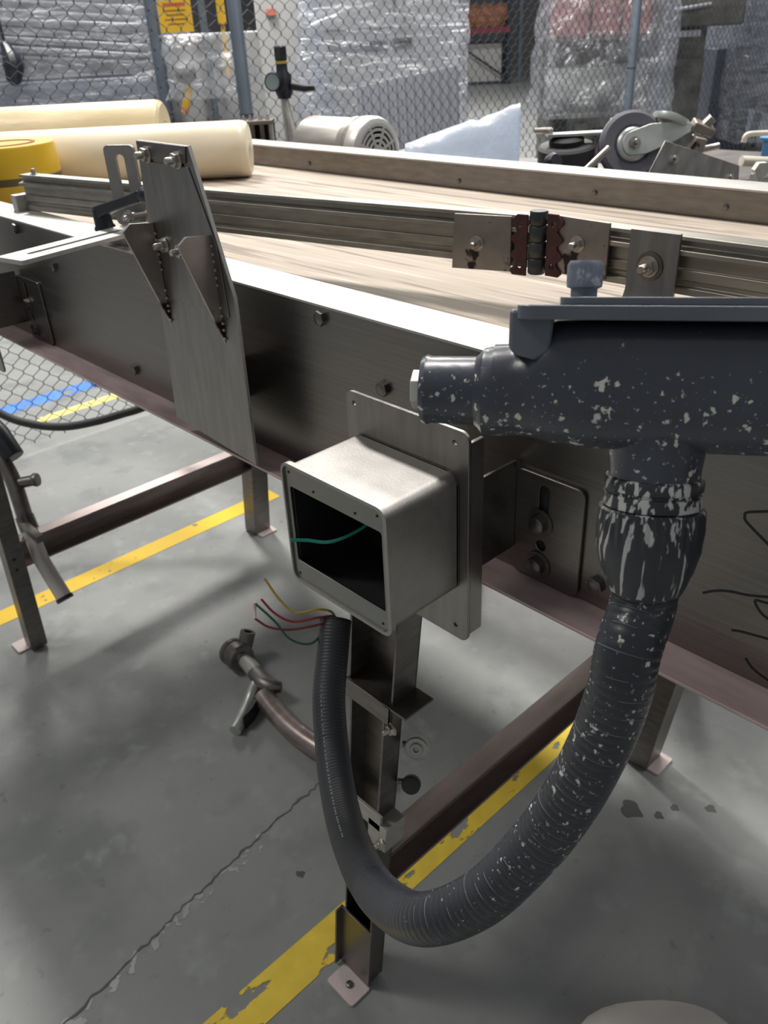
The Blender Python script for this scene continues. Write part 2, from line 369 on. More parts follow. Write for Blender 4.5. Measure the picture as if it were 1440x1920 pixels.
# ------------------------------------------------------------------ the setting
m = MB().box((-40, -3, -0.1), (8, 40, 0))
floor = part('floor', m, FLOORM, label='grey sealed concrete factory floor', kind='structure')
def strip(x0, x1, y0, y1, mt, z=0.0012, name='floor_line', label=None):
    b = MB(); n = max(2, int((y1 - y0) / 0.25))
    b.box((x0, y0, 0.0002), (x1, y1, z))
    return part(name, b, mt, floor, label=label)
strip(-2.503, -2.424, -1.5, 1.64, LINE_Y, label='bright yellow painted floor line behind the far legs')
strip(-0.902, -0.818, -1.0, 3.0, LINE_Y2, label='worn yellow painted floor line under the junction box')
strip(-3.985, -3.91, 1.30, 2.6, LINE_PALE, label='faded yellow floor line beyond the fence')
strip(-4.27, -4.15, 0.95, 2.3, LINE_B, label='blue floor line beyond the fence')
cp = [(-1.19, 0.86, 0.0008), (-1.175, 0.70, 0.0008), (-1.155, 0.523, 0.0008), (-1.135, 0.37, 0.0008), (-1.10, 0.18, 0.0008), (-1.07, -0.1, 0.0008)]
def ribbon(pts, w, z, jit):
    b = MB(); L = []
    for i, p in enumerate(spline(pts, 14)):
        ww = w * (0.5 + random.random()); j = (random.random() - 0.5) * jit
        L += [Vector((p.x - ww + j, p.y, z)), Vector((p.x + ww + j, p.y, z))]
    n = len(L) // 2
    b.add(L, [(2 * i, 2 * i + 1, 2 * i + 3, 2 * i + 2) for i in range(n - 1)]); return b
part('floor_crack', ribbon(cp, 0.0022, 0.0009, 0.010), CRACK, floor)
part('floor_scuff', ribbon([(p[0] + 0.012, p[1], 0) for p in cp[1:]], 0.012, 0.0006, 0.02), CHALK, floor)
for (sx, sy, sr) in ((-0.60, 1.27, 0.026), (-0.545, 1.30, 0.011), (-0.53, 1.345, 0.010), (-0.62, 1.42, 0.009), (-0.47, 1.40, 0.012), (-1.02, 0.62, 0.010), (-0.78, 0.33, 0.012), (-0.66, 0.30, 0.009)):
    lp = [(sx + sr * (1 + 0.3 * math.sin(3 * a + sx * 9)) * math.cos(a), sy + sr * 0.8 * (1 + 0.3 * math.cos(2 * a + sy * 7)) * math.sin(a)) for a in [i * 2 * math.pi / 18 for i in range(18)]]
    part('floor_stain', MB().prism([lp], XY_UP(0.0002), 0.0004), STAIN, floor)
part('wall_back', MB().box((-40, 27, 0), (8, 27.3, 7)), WALLM, label='dull grey far wall of the hall', kind='structure')
part('wall_left', MB().box((-30.3, -3, 0), (-30, 27, 7)), WALLM, label='dull grey side wall of the hall', kind='structure')

# ------------------------------------------------------------------ conveyor
XA, XB = -2.62, 0.5
cv = root('belt_conveyor', (-1.3, 1.07, 0), 'long stainless steel belt conveyor with worn beige belt and leaning legs', 'conveyor')
def zsec(loop, name, mt, **k):
    return part(name, MB().prism([loop], mat4((XA, 0, 0), (0, 1, 0), (0, 0, 1), (1, 0, 0)), XB - XA), mt, cv, **k)
web = zsec([(0.600, 1.088), (0.604, 1.088), (0.604, 1.3195), (0.600, 1.3195)], 'side_panel', STEEL)
zsec([(0.556, 1.084), (0.604, 1.084), (0.604, 1.0878), (0.556, 1.0878)], 'bottom_flange', STEEL_LIP, bevel=0.0008, label='pinkish bottom lip of the near side panel')
zsec([(0.600, 1.3197), (0.668, 1.3197), (0.668, 1.3225), (0.600, 1.3225)], 'top_flange', STEEL_TOP, label='bright folded top edge of the near side panel')
zsec([(1.530, 1.09), (1.534, 1.09), (1.534, 1.319), (1.530, 1.319)], 'side_panel', STEEL_DARK, label='far side panel rising above the belt')
zsec([(1.530, 1.3192), (1.610, 1.3192), (1.610, 1.324), (1.530, 1.324)], 'top_flange', STEEL_TOP, bevel=0.001, label='bright top edge of the far side panel')
zsec([(0.672, 1.250), (1.527, 1.250), (1.527, 1.268), (0.672, 1.268)], 'belt', BELT, label='worn beige conveyor belt')
zsec([(0.61, 1.20), (1.525, 1.20), (1.525, 1.235), (0.61, 1.235)], 'belt_bed', STEEL_DARK)
for (x, z) in [(-0.755, 1.307), (-0.651, 1.245), (-1.271, 1.119), (-1.645, 1.307), (-1.51, 1.256), (-0.354, 1.114)]:
    inst('bolt', HEX_HEAD, facing((x, 0.600, z), (0, -1, 0)), cv)
for (x, z) in [(-1.92, 1.288), (-1.37, 1.285), (-1.0, 1.291), (-0.72, 1.29)]:
    inst('bolt', HEX_HEAD, facing((x, 1.530, z), (0, -1, 0), 0.6), cv)
# black marker strokes on the panel
pen = MB()
for st in [[(-0.1853, 1.266), (-0.2082, 1.2555), (-0.2243, 1.2482), (-0.2257, 1.2436), (-0.2226, 1.2388), (-0.2026, 1.2263), (-0.1834, 1.2159)],
           [(-0.2483, 1.156), (-0.2376, 1.1636), (-0.2263, 1.1686), (-0.2105, 1.1725), (-0.1935, 1.1788), (-0.1735, 1.1883)],
           [(-0.1757, 1.1776), (-0.1923, 1.1728), (-0.2024, 1.171), (-0.2027, 1.1675), (-0.1969, 1.161), (-0.1894, 1.1577), (-0.1731, 1.1541)],
           [(-0.2174, 1.131), (-0.2083, 1.1342), (-0.1858, 1.1386), (-0.1686, 1.1426)],
           [(-0.2009, 1.1092), (-0.1929, 1.1019), (-0.1778, 1.0971), (-0.164, 1.0972)]]:
    sp = spline([(a, 0.5997, b) for a, b in st], 6); L = []
    for i, p in enumerate(sp):
        d = (sp[min(i + 1, len(sp) - 1)] - sp[max(0, i - 1)]).normalized(); nn = Vector((-d.z, 0, d.x)) * 0.0011
        L += [p + nn, p - nn]
    pen.add(L, [(2 * i, 2 * i + 1, 2 * i + 3, 2 * i + 2) for i in range(len(sp) - 1)])
part('marker_writing', pen, INK, cv, label='black marker scrawl on the side panel')

LEAN = 0.125
def skew(pts, xr):       # legs lean: x shifts with height, measured from z = 0
    return [Vector((p[0] + LEAN * p[2] + xr, p[1], p[2])) for p in pts]
def sbox(mb, a, b, xr):
    q = [(a[0], a[1], a[2]), (b[0], a[1], a[2]), (b[0], b[1], a[2]), (a[0], b[1], a[2]),
         (a[0], a[1], b[2]), (b[0], a[1], b[2]), (b[0], b[1], b[2]), (a[0], b[1], b[2])]
    return mb.hexa(skew(q, xr))
def foot(leg, x0, x1, y0, y1):
    f = part('foot_plate', MB().prism([rrect(x0, y0, x1, y1, 0.006)], XY_UP(0.001), 0.006), FOOTM, leg, bevel=0.001)
    return f
# near leg below the junction box: open channel with clamps
xr = -0.719           # right edge of the front at z = 0
l1 = MB()
sbox(l1, (-0.090, 0.598, 0.80), (0, 0.602, 1.084), xr); sbox(l1, (-0.090, 0.557, 0.80), (-0.086, 0.602, 1.084), xr); sbox(l1, (-0.004, 0.557, 0.80), (0, 0.602, 1.084), xr)
sbox(l1, (-0.084, 0.590, 0.008), (-0.014, 0.594, 0.79), xr); sbox(l1, (-0.086, 0.557, 0.008), (-0.082, 0.594, 0.80), xr); sbox(l1, (-0.018, 0.557, 0.008), (-0.014, 0.594, 0.79), xr)
sbox(l1, (-0.0855, 0.5575, 0.800), (-0.0045, 0.5975, 0.803), xr)
leg = part('leg', l1, STEEL_DARK, cv, bevel=0.0008, label='open channel leg with two clamp straps')
part('clamp_strap', sbox(sbox(sbox(MB(), (-0.092, 0.551, 0.772), (0.002, 0.5565, 0.806), xr), (-0.014, 0.551, 0.803), (0.030, 0.606, 0.807), xr), (-0.002, 0.551, 0.772), (0.002, 0.606, 0.806), xr), STEEL_DARK, leg, bevel=0.0006)
part('clamp_strap', sbox(sbox(MB(), (-0.088, 0.551, 0.520), (-0.004, 0.5565, 0.556), xr), (-0.030, 0.551, 0.478), (0.010, 0.592, 0.536), xr), STEEL_TOP, leg, bevel=0.0006)
for (x, z, s) in [(-0.61, 0.772, 0.9), (-0.650, 0.498, 0.95)]:
    inst('bolt', NUT_STUD, facing((x - 0.004, 0.551, z), (-0.2, -1, 0.0), s), leg)
rl = MB().lathe([(0.0, 0.0), (0.0165, 0.0), (0.018, 0.003), (0.018, 0.013), (0.016, 0.015), (0.013, 0.0135), (0.010, 0.0135), (0.008, 0.016), (0.005, 0.016), (0.004, 0.012), (0, 0.012)], (-0.622, 0.606, 0.692), (0.5, -0.75, 0.45), 28)
part('roller', rl, STEEL_TOP, leg, label='round washer wheel beside the leg')
part('roller', MB().lathe([(0, 0), (0.013, 0), (0.0145, 0.003), (0.0145, 0.012), (0.012, 0.014), (0, 0.015)], (-0.638, 0.606, 0.602), (0.5, -0.7, 0.5), 28), RUBBER_K, leg, label='dark roller below the washer wheel')
part('roller_pin', MB().tube([(-0.640, 0.592, 0.694), (-0.622, 0.607, 0.694)], 0.005, 10), BOLT_DARK, leg)
part('roller_pin', MB().tube([(-0.655, 0.592, 0.604), (-0.638, 0.607, 0.604)], 0.005, 10), BOLT_DARK, leg)
part('foot_angle', sbox(sbox(MB(), (-0.094, 0.553, 0.006), (-0.010, 0.557, 0.20), xr), (-0.094, 0.540, 0.006), (-0.090, 0.557, 0.20), xr), STEEL, leg, bevel=0.0006)
fp = foot(leg, -0.797, -0.724, 0.506, 0.556)
inst('bolt', HEX_HEAD, facing((-0.757, 0.531, 0.007), (0, 0, 1), 0.8), leg)
# near leg at the left
xl = -2.211
l2 = MB(); sbox(l2, (-0.050, 0.524, 0.008), (0, 0.574, 1.083), xl)
leg2 = part('leg', l2, STEEL_DARK, cv, bevel=0.002)
for z in (0.315, 0.352): inst('screw_hole', SCREW_HOLE, facing((xl + LEAN * z, 0.545, z), (1, 0, -LEAN), 3.0), leg2)
foot(leg2, -2.295, -2.235, 0.492, 0.552)
# far legs
for (x1, dz) in ((-2.250, 0), (-0.636, 0)):
    q = MB(); sbox(q, (-0.066, 1.392, 0.004), (0, 1.46, 1.084), x1)
    lg = part('leg', q, STEEL_DARK, cv, bevel=0.002)
    foot(lg, x1 - 0.07, x1 + 0.03, 1.40, 1.47)
# cross beams: channels opening to +x
def cross(x, ztop, h, y0, y1, lab):
    lp = [(0, 0), (0.045, 0), (0.045, 0.006), (0.006, 0.006), (0.006, h - 0.006), (0.045, h - 0.006), (0.045, h), (0, h)]
    b = MB().prism([[(x - 0.045 + p[0], ztop - h + p[1]) for p in lp]], XZ_BACK(y0), y1 - y0)
    return part('cross_beam', b, BEAM, cv, bevel=0.0008, label=lab)
cross(-2.21, 0.374, 0.085, 0.58, 1.40, 'cross beam between the left pair of legs')
cross(-0.693, 0.392, 0.085, 0.596, 1.40, 'cross beam between the right pair of legs')

# ------------------------------------------------------------------ upright bracket plate bolted to the panel
up = root('upright_bracket', (-0.95, 0.547, 1.10), 'tall tapered steel plate bolted upright to the near panel', 'bracket')
pl = part('plate', MB().prism([[(-1.053, 1.112), (-0.855, 1.098), (-0.852, 1.325), (-0.905, 1.493), (-1.023, 1.494)]], XZ_BACK(0.545), 0.005), STEEL_PLATE, up, bevel=0.0008)
part('lit_edge', MB().prism([[(-0.8555, 1.098), (-0.8545, 1.098), (-0.8512, 1.3252), (-0.9045, 1.4932), (-0.9058, 1.493), (-0.8524, 1.325)]], XZ_BACK(0.5453), 0.0044), STEEL_TOP, up, label='pale strip painted as the lit edge of the plate')  # paler steel strip puts the light on this edge into colour
part('clamp_plate', MB().prism([[(-0.997, 1.30), (-0.866, 1.30), (-0.872, 1.386), (-0.909, 1.470), (-1.000, 1.471)]], XZ_FRONT(0.5449), 0.0012), STEEL_PLATE, up, bevel=0.0004)
part('top_band', MB().prism([[(-1.021, 1.474), (-0.913, 1.474), (-0.908, 1.4925), (-1.021, 1.4935)]], XZ_FRONT(0.5449), 0.0015), STEEL_DARK, up)
for (x, z) in [(-0.999, 1.479), (-0.929, 1.477), (-0.994, 1.371), (-0.953, 1.369)]:
    inst('bolt', NUT_STUD, facing((x, 0.5433, z), (0, -1, 0), 0.95), up)
for x in (-1.018, -0.886):
    g = MB().prism([[(0.5448, 1.396), (0.512, 1.400), (0.501, 1.392), (0.502, 1.385), (0.5448, 1.262)]], YZ(x - 0.002), 0.004)
    gs = part('gusset', g, STEEL_STAIN, up, bevel=0.0006)
    wd = MB()
    for i in range(13):
        z = 1.27 + i * 0.0095 + random.uniform(-0.002, 0.002)
        if i in (5, 6) : continue
        wd.lathe([(0, -0.0022), (0.0022, -0.001), (0.0024, 0.0006), (0.0014, 0.002), (0, 0.0023)], (x + 0.0035, 0.5435, z), (0.3, 0.2, 1), 8)
    part('weld_bead', wd, STEEL_STAIN, gs, kind='stuff')
part('spacer', MB().box((-0.99, 0.5505, 1.16), (-0.93, 0.5995, 1.22)), STEEL_DARK, up)

# ------------------------------------------------------------------ slotted guide arm with clamp lever
ga = root('slotted_guide_bracket', (-1.26, 0.6, 1.34), 'slotted steel arm with upright slotted bar and black clamp lever', 'bracket')
ay = Vector((-0.052, 0.238, 0)).normalized(); ax = Vector((ay.y, -ay.x, 0))
Ma = mat4((-1.222, 0.424, 1.3385), ax, ay, (0, 0, 1))
part('slotted_arm', MB().prism([rrect(-0.030, 0, 0.030, 0.262, 0.004), rrect(-0.006, 0.03, 0.006, 0.20, 0.0055)], Ma, 0.0065), STEEL_TOP, ga, bevel=0.0008)
part('arm_post', MB().box((-1.30, 0.612, 1.3226), (-1.25, 0.660, 1.3384)), STEEL_DARK, ga)
bd = Vector((0.86, 0.51, 0)).normalized(); bn = Vector((0.51, -0.86, 0)).normalized()
Mb = mat4((-1.318, 0.668, 1.3385), bd, (0, 0, 1), -bn)
part('slotted_upright', MB().prism([rrect(-0.027, 0, 0.027, 0.121, 0.008), rrect(-0.0080, 0.036, 0.0080, 0.1075, 0.0070)], Mb, 0.006), STEEL_BOX, ga)
hub = MB().lathe([(0.0, 0), (0.017, 0), (0.017, 0.004), (0.0145, 0.008), (0.0135, 0.030), (0.0125, 0.036), (0, 0.037)], (-1.322, 0.622, 1.3385), (0.02, -0.08, 1), 20)
lev = part('clamp_lever', hub.loft([[Vector(c) + Vector((0, d[0], d[1])) for d in ((-w, -h), (w, -h), (w, h), (-w, h))] for c, w, h in
     (((-1.322, 0.618, 1.366), 0.011, 0.010), ((-1.29, 0.622, 1.376), 0.009, 0.008), ((-1.23, 0.632, 1.392), 0.008, 0.0075), ((-1.205, 0.636, 1.399), 0.009, 0.0085))]), PLASTIC_K, ga, bevel=0.002)
part('lever_tip', MB().lathe([(0, -0.012), (0.009, -0.011), (0.0115, -0.004), (0.0115, 0.006), (0.008, 0.012), (0, 0.013)], (-1.197, 0.637, 1.401), (0.9, 0.15, 0.25), 18), PLASTIC_K, lev)
inst('bolt', NUT_STUD, facing((-1.300, 0.655, 1.356), bn, 0.9), ga)
part('lever_stud', MB().tube([(-1.300, 0.66, 1.356), (-1.285, 0.745, 1.356)], 0.005, 10), BOLT_DARK, ga)

# ------------------------------------------------------------------ guide rail above the belt
gr = root('guide_rail', (-0.9, 0.83, 1.318), 'grey grooved extruded guide rail hinged at a bend above the belt', 'guide rail')
prof = [(0.0, 0.0), (0.0, 0.008), (0.005, 0.010), (0.005, 0.015), (0.001, 0.017), (0.001, 0.028), (0.004, 0.029), (0.004, 0.044), (-0.006, 0.045), (-0.006, 0.0505), (0.006, 0.053), (0.006, 0.059), (-0.001, 0.0605), (0.0, 0.065), (0.024, 0.065), (0.024, 0.0)]
def rail_seg(a, b):
    a = Vector(a); b = Vector(b); d = (b - a).normalized(); nb = Vector((-d.y, d.x, 0))      # nb: away from camera side
    return part('rail', MB().prism([[(p[0], p[1]) for p in prof]], mat4(a, nb, (0, 0, 1), d), (b - a).length), RAIL, gr, bevel=0.0006), d, nb
R1, d1, n1 = rail_seg((-1.72, 0.657, 1.3235), (-0.672, 0.884, 1.320))
R2, d2, n2 = rail_seg((-0.645, 0.890, 1.318), (0.5, 0.930, 1.318))
def on1(x, off): t = (x + 1.72) / d1.x; return Vector((-1.72, 0.657, 0)) + d1 * t - n1 * off
def on2(x, off): t = (x + 0.645) / d2.x; return Vector((-0.645, 0.890, 0)) + d2 * t - n2 * off
hp = part('hinge_plate', MB().prism([[(0, 1.314), (0.088, 1.318), (0.088, 1.388), (0.004, 1.386)]], mat4(on1(-0.778, 0.0045), d1, (0, 0, 1), -n1), 0.004), STEEL_HINGE, gr, bevel=0.0006)
hp2 = part('hinge_plate', MB().prism([[(0, 1.322), (0.078, 1.322), (0.078, 1.389), (0, 1.391)]], mat4(on2(-0.632, 0.0045), d2, (0, 0, 1), -n2), 0.004), STEEL_HINGE, gr, bevel=0.0006)
c = on2(-0.655, 0.008)
kn = MB()
for (z0, z1) in ((1.316, 1.336), (1.337, 1.356), (1.357, 1.376), (1.377, 1.394)):
    kn.lathe([(0.0105, z0 - 1.3), (0.0115, z0 - 1.2985), (0.0115, z1 - 1.3015), (0.0105, z1 - 1.3)], (c.x, c.y, 1.3), (0, 0, 1), 20)
part('hinge_barrel', kn, mat('oily_hinge_steel', S(78, 80, 82), 0.4, 0.8, 0.2, 20), gr)
for s_, (bx, fn, dd, nn) in enumerate(((-0.690, on1, d1, n1), (-0.6425, on2, d2, n2))):
    lp = []
    for i in range(19):
        z = 1.316 + 0.076 * i / 18; lp.append(((0.003 if s_ == 0 else 0.022) + 0.0045 * math.sin(i * 1.3) * (1 if s_ else -1), z))
    lp += [((0.022 if s_ == 0 else 0.003), 1.392), ((0.022 if s_ == 0 else 0.003), 1.316)]
    part('hinge_leaf', MB().prism([lp, circ(0.012, 1.328, 0.0035, 10), circ(0.012, 1.380, 0.0035, 10)], mat4(fn(bx, 0.0085), dd, (0, 0, 1), -nn), 0.003), RUST, gr, label='rust red hinge leaf')
inst('bolt', NUT_STUD, facing(on1(-0.740, 0.0085) + Vector((0, 0, 1.350)), -n1, 0.95), gr)
inst('bolt', NUT_STUD, facing(on2(-0.596, 0.0085) + Vector((0, 0, 1.360)), -n2, 0.95), gr)
q = on1(-1.69, -0.012)
inst('bolt', NUT_STUD, facing((q.x, q.y, 1.383), (0, 0, 1), 0.9), gr)
part('end_clip', MB().box((-1.745, 0.640, 1.316), (-1.722, 0.672, 1.352)), STEEL_TOP, gr, bevel=0.001)

# clip that carries the right rail segment
rc = root('rail_clip', (-0.49, 0.85, 1.30), 'bent steel clip with large washer bolted to the right rail', 'bracket')
w0 = on2(-0.525, 0.0063); 
path = [(0.0, 1.387), (0.0, 1.318), (0.006, 1.305), (0.020, 1.297), (0.060, 1.293), (0.215, 1.293)]
cl = MB(); W = 0.062; L = []
for (o_, z) in path:
    for t in (0.0, 0.005):
        oo = o_ + (t if z > 1.30 else 0); zz = z if z > 1.30 else z + t
        for s in (0, W): L.append(w0 + d2 * s - n2 * oo + Vector((0, 0, zz)))
fs = []
for i in range(len(path) - 1):
    a = i * 4; b = a + 4; fs += [(a, a + 1, b + 1, b), (a + 2, b + 2, b + 3, a + 3), (a, b, b + 2, a + 2), (a + 1, a + 3, b + 3, b + 1)]
e = (len(path) - 1) * 4; fs += [(0, 2, 3, 1), (e, e + 1, e + 3, e + 2)]
part('clip_plate', cl.add(L, fs), STEEL_PLATE, rc, bevel=0.0008)
pc = on2(-0.496, 0.0115) + Vector((0, 0, 1.348))
inst('washer', WASHER, facing(pc, -n2, 1.0), rc); inst('bolt', NUT_STUD, facing(pc + Vector(-n2) * 0.0017, -n2, 1.15), rc)
part('clip_foot', MB().box((-0.50, 0.640, 1.2688), (-0.47, 0.690, 1.2928)), STEEL_DARK, rc)

# ------------------------------------------------------------------ junction box on its bracket
def box_bracket(x0, nm, lab, xs=1.0):
    r = root(nm, (x0, 0.55, 1.05), lab, 'bracket')
    return r
jb = root('junction_box', (-0.53, 0.5, 1.05), 'open square steel junction box on a bracket plate beside the hose', 'electrical box')
RND = 0.012
outer = rrect(-0.604, 1.100, -0.459, 1.236, RND, 5)
inner = rrect(-0.6015, 1.1025, -0.4615, 1.2335, RND - 0.0025, 5)
part('shell', MB().prism([outer, inner], XZ_FRONT(0.5115), 0.0915), STEEL_BOX, jb, bevel=0.0006)
part('back_panel', MB().prism([outer], XZ_FRONT(0.5117), 0.002), STEEL_BOX, jb)
part('shade_liner', MB().prism([rrect(-0.6010, 1.1030, -0.4620, 1.2330, 0.009, 5), rrect(-0.5998, 1.1042, -0.4632, 1.2318, 0.009, 5)], XZ_FRONT(0.508), 0.084).box((-0.600, 0.5081, 1.104), (-0.463, 0.5095, 1.232)), DARK, jb, label='box inside painted dark for its shade')  # dark colour stands in for shade on the bare steel inside
opening = rrect(-0.598, 1.124, -0.4655, 1.212, 0.003, 2)
part('front_frame', MB().prism([rrect(-0.606, 1.098, -0.457, 1.238, RND, 5), opening], XZ_FRONT(0.4200), 0.003), mat('greenish_frame_steel', S(128, 130, 127), 0.38, 1.0, 0.08, 30), jb, bevel=0.0009)
part('frame_rim', MB().prism([rrect(-0.607, 1.097, -0.456, 1.239, RND, 5), rrect(-0.6045, 1.1005, -0.4605, 1.2355, RND - 0.003, 5)], XZ_FRONT(0.4205), 0.0058), STEEL_BOX, jb, bevel=0.0012, label='raised bright rim of the box front')
for (x, z) in [(-0.597, 1.228), (-0.470, 1.228), (-0.597, 1.108), (-0.470, 1.108), (-0.56, 1.219), (-0.50, 1.219)]:
    inst('screw_hole', SCREW_HOLE, facing((x, 0.4169, z), (0, -1, 0)), jb)
part('ground_wire', MB().tube(spline([(-0.600, 0.412, 1.150), (-0.588, 0.424, 1.149), (-0.565, 0.440, 1.150), (-0.545, 0.470, 1.165), (-0.535, 0.495, 1.190), (-0.533, 0.505, 1.2)], 8), 0.0019, 8), W_TEAL, jb, label='bright green ground wire')
part('wire_connector', MB().lathe([(0.003, 0), (0.005, 0.004), (0.0058, 0.016), (0.0045, 0.018), (0, 0.018)], (-0.533, 0.506, 1.200), (0, -0.6, 0.5), 12), W_YEL, jb, label='yellow wire connector')
PLT = dict(holes=[(-0.6028, 1.2683), (-0.4634, 1.2671), (-0.4627, 1.0562), (-0.6033, 1.0551)])
mp = part('mounting_plate', MB().prism([rrect(-0.615, 1.040, -0.446, 1.281, 0.010, 5)] + [circ(x, z, 0.0028, 10) for x, z in PLT['holes']], XZ_BACK(0.5119), 0.004), STEEL_PLATE, jb, bevel=0.001)
part('return_lip', MB().prism([[(-0.4505, 0.512), (-0.448, 0.5118), (-0.446, 0.514), (-0.446, 0.534), (-0.450, 0.534)]], mat4((0, 0, 1.05), (1, 0, 0), (0, 1, 0), (0, 0, 1)), 0.221), STEEL_PLATE, jb, bevel=0.001, label='bent back edge of the mounting plate')
def tab_bracket(parent, x, xt, sgn):
    """web going back from the plate at x and a tab along the panel to xt"""
    part('bracket_web', MB().prism([[(0.5161, 1.118), (0.5955, 1.118), (0.5955, 1.220), (0.5161, 1.222)]], YZ(x - 0.002), 0.004), STEEL, parent, bevel=0.0008)
    a, b = (x, xt) if xt > x else (xt, x)
    def px(v): return v
    slot = rrect(x + sgn * 0.037 - 0.006, 1.148, x + sgn * 0.037 + 0.006, 1.203, 0.0058, 4)
    tb = part('bracket_tab', MB().prism([rrect(a, 1.0895, b, 1.213, 0.009, 4), slot, circ(x + sgn * 0.036, 1.133, 0.006, 12)], XZ_FRONT(0.5995), 0.004), STEEL, parent, bevel=0.0008)
    part('slot_shade', MB().box((x + sgn * 0.037 - 0.0058, 0.5988, 1.149), (x + sgn * 0.037 + 0.0058, 0.5997, 1.202)), DARK, parent)  # dark pieces paint the shade inside the slot and the hole
    part('slot_shade', MB().prism([circ(x + sgn * 0.036, 1.133, 0.0058, 12)], XZ_FRONT(0.5997), 0.0008), DARK, parent)
    for z in (1.160, 1.109):
        c_ = (x + sgn * 0.034, 0.5954, z)
        inst('washer', WASHER, facing(c_, (0, -1, 0), 0.95), parent)
        inst('bolt', HEX_HEAD, facing((c_[0], c_[1] - 0.0016, z), (0, -1, 0), 1.1, 0.1), parent)
tab_bracket(jb, -0.4565, -0.373, 1)
mb2 = root('mounting_bracket', (-1.72, 0.55, 1.05), 'second steel bracket plate on the panel at the photo edge', 'bracket')
part('mounting_plate', MB().prism([rrect(-1.90, 1.040, -1.668, 1.285, 0.010, 5)], XZ_BACK(0.5119), 0.004), STEEL_PLATE, mb2, bevel=0.001)
tab_bracket(mb2, -1.706, -1.600, 1)

# ------------------------------------------------------------------ flexible conduit with its black conduit body
U = Vector((0.82199131, 0.569422, 0.00942686)); V = Vector((-0.54451692, 0.79067307, -0.27988823)); NN = Vector((-0.16682808, 0.2249326, 0.95998631))
O = Vector((-0.23012026, 0.43546335, 1.40095179))
P = lambda s, v, n: O + U * s + V * v + NN * n
fc = root('conduit_assembly', tuple(O), 'black speckled conduit body with thick black flexible hose curving down', 'electrical conduit')
def sring(s, w, z0, z1, ex=3.2, n=36, voff=0.0, exb=None):
    out = []
    for i in range(n):
        a = 2 * math.pi * i / n; ca, sa = math.cos(a), math.sin(a)
        e = ex if sa > 0 else (exb or ex)
        out.append(P(s, voff + w * math.copysign(abs(ca) ** (2 / e), ca), (z0 + z1) / 2 + (z1 - z0) / 2 * math.copysign(abs(sa) ** (2 / e), sa)))
    return out
body = MB().loft([sring(-0.098, 0.0270, -0.026, 0.0285, 2), sring(-0.088, 0.0275, -0.0265, 0.029, 2), sring(-0.078, 0.029, -0.028, 0.032, 2.1), sring(-0.070, 0.032, -0.029, 0.040, 2.4, exb=2.2),
                  sring(-0.060, 0.034, -0.031, 0.0435, 3.2, exb=2.4), sring(-0.04, 0.035, -0.033, 0.044, 4, exb=2.6), sring(0.0, 0.035, -0.034, 0.044, 4, exb=2.6), sring(0.12, 0.035, -0.034, 0.044, 4, exb=2.6), sring(0.20, 0.035, -0.034, 0.044, 4, exb=2.6)])
part('body', body, BLACK_CAST, fc, sharp=60, label='black cast conduit body flecked with pale paint')
hubp = MB().lathe([(0.0205, 0), (0.0222, 0.003), (0.0212, 0.006), (0.0215, 0.034), (0.0232, 0.036), (0.0268, 0.039), (0.0278, 0.044), (0.0272, 0.062)], P(-0.143, 0, -0.0005), U, 36)
part('end_hub', hubp, BLACK_CAST, fc)
part('plug', MB().prism([hexpts(0.0125, 6)], mat4(P(-0.1495, 0, -0.0005), NN, V, U), 0.0075), PLUG, fc, bevel=0.0006, label='pale hexagonal end plug')
lo = rrect(-0.084, -0.040, 0.21, 0.040, 0.012, 5)
Mlid = mat4(P(0, 0, 0.0445), U, V, NN)
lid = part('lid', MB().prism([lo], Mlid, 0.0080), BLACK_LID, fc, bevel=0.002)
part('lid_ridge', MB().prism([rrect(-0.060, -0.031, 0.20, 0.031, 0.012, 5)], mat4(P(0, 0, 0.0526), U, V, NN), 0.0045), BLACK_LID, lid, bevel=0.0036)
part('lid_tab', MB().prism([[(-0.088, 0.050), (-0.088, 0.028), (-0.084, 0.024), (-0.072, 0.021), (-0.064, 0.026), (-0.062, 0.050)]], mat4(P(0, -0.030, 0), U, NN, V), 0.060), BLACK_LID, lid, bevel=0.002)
kp = MB(); rr = []
kz = 0.0570
def gear(r, dr, n, h):
    return [P(-0.046 + (r + (dr if i % 2 else 0)) * math.cos(2 * math.pi * i / (2 * n)), 0.012 + (r + (dr if i % 2 else 0)) * math.sin(2 * math.pi * i / (2 * n)), h) for i in range(2 * n)]
kp.loft([gear(0.0080, 0, 24, kz - 0.001), gear(0.0080, 0, 24, kz + 0.005), gear(0.0105, 0, 24, kz + 0.006), gear(0.0108, 0.0, 24, kz + 0.008), gear(0.0102, 0.0007, 24, kz + 0.009), gear(0.0102, 0.0007, 24, kz + 0.019), gear(0.0092, 0, 24, kz + 0.0215)])
part('thumb_knob', kp, KNOB, fc, label='grey knurled knob on the lid')
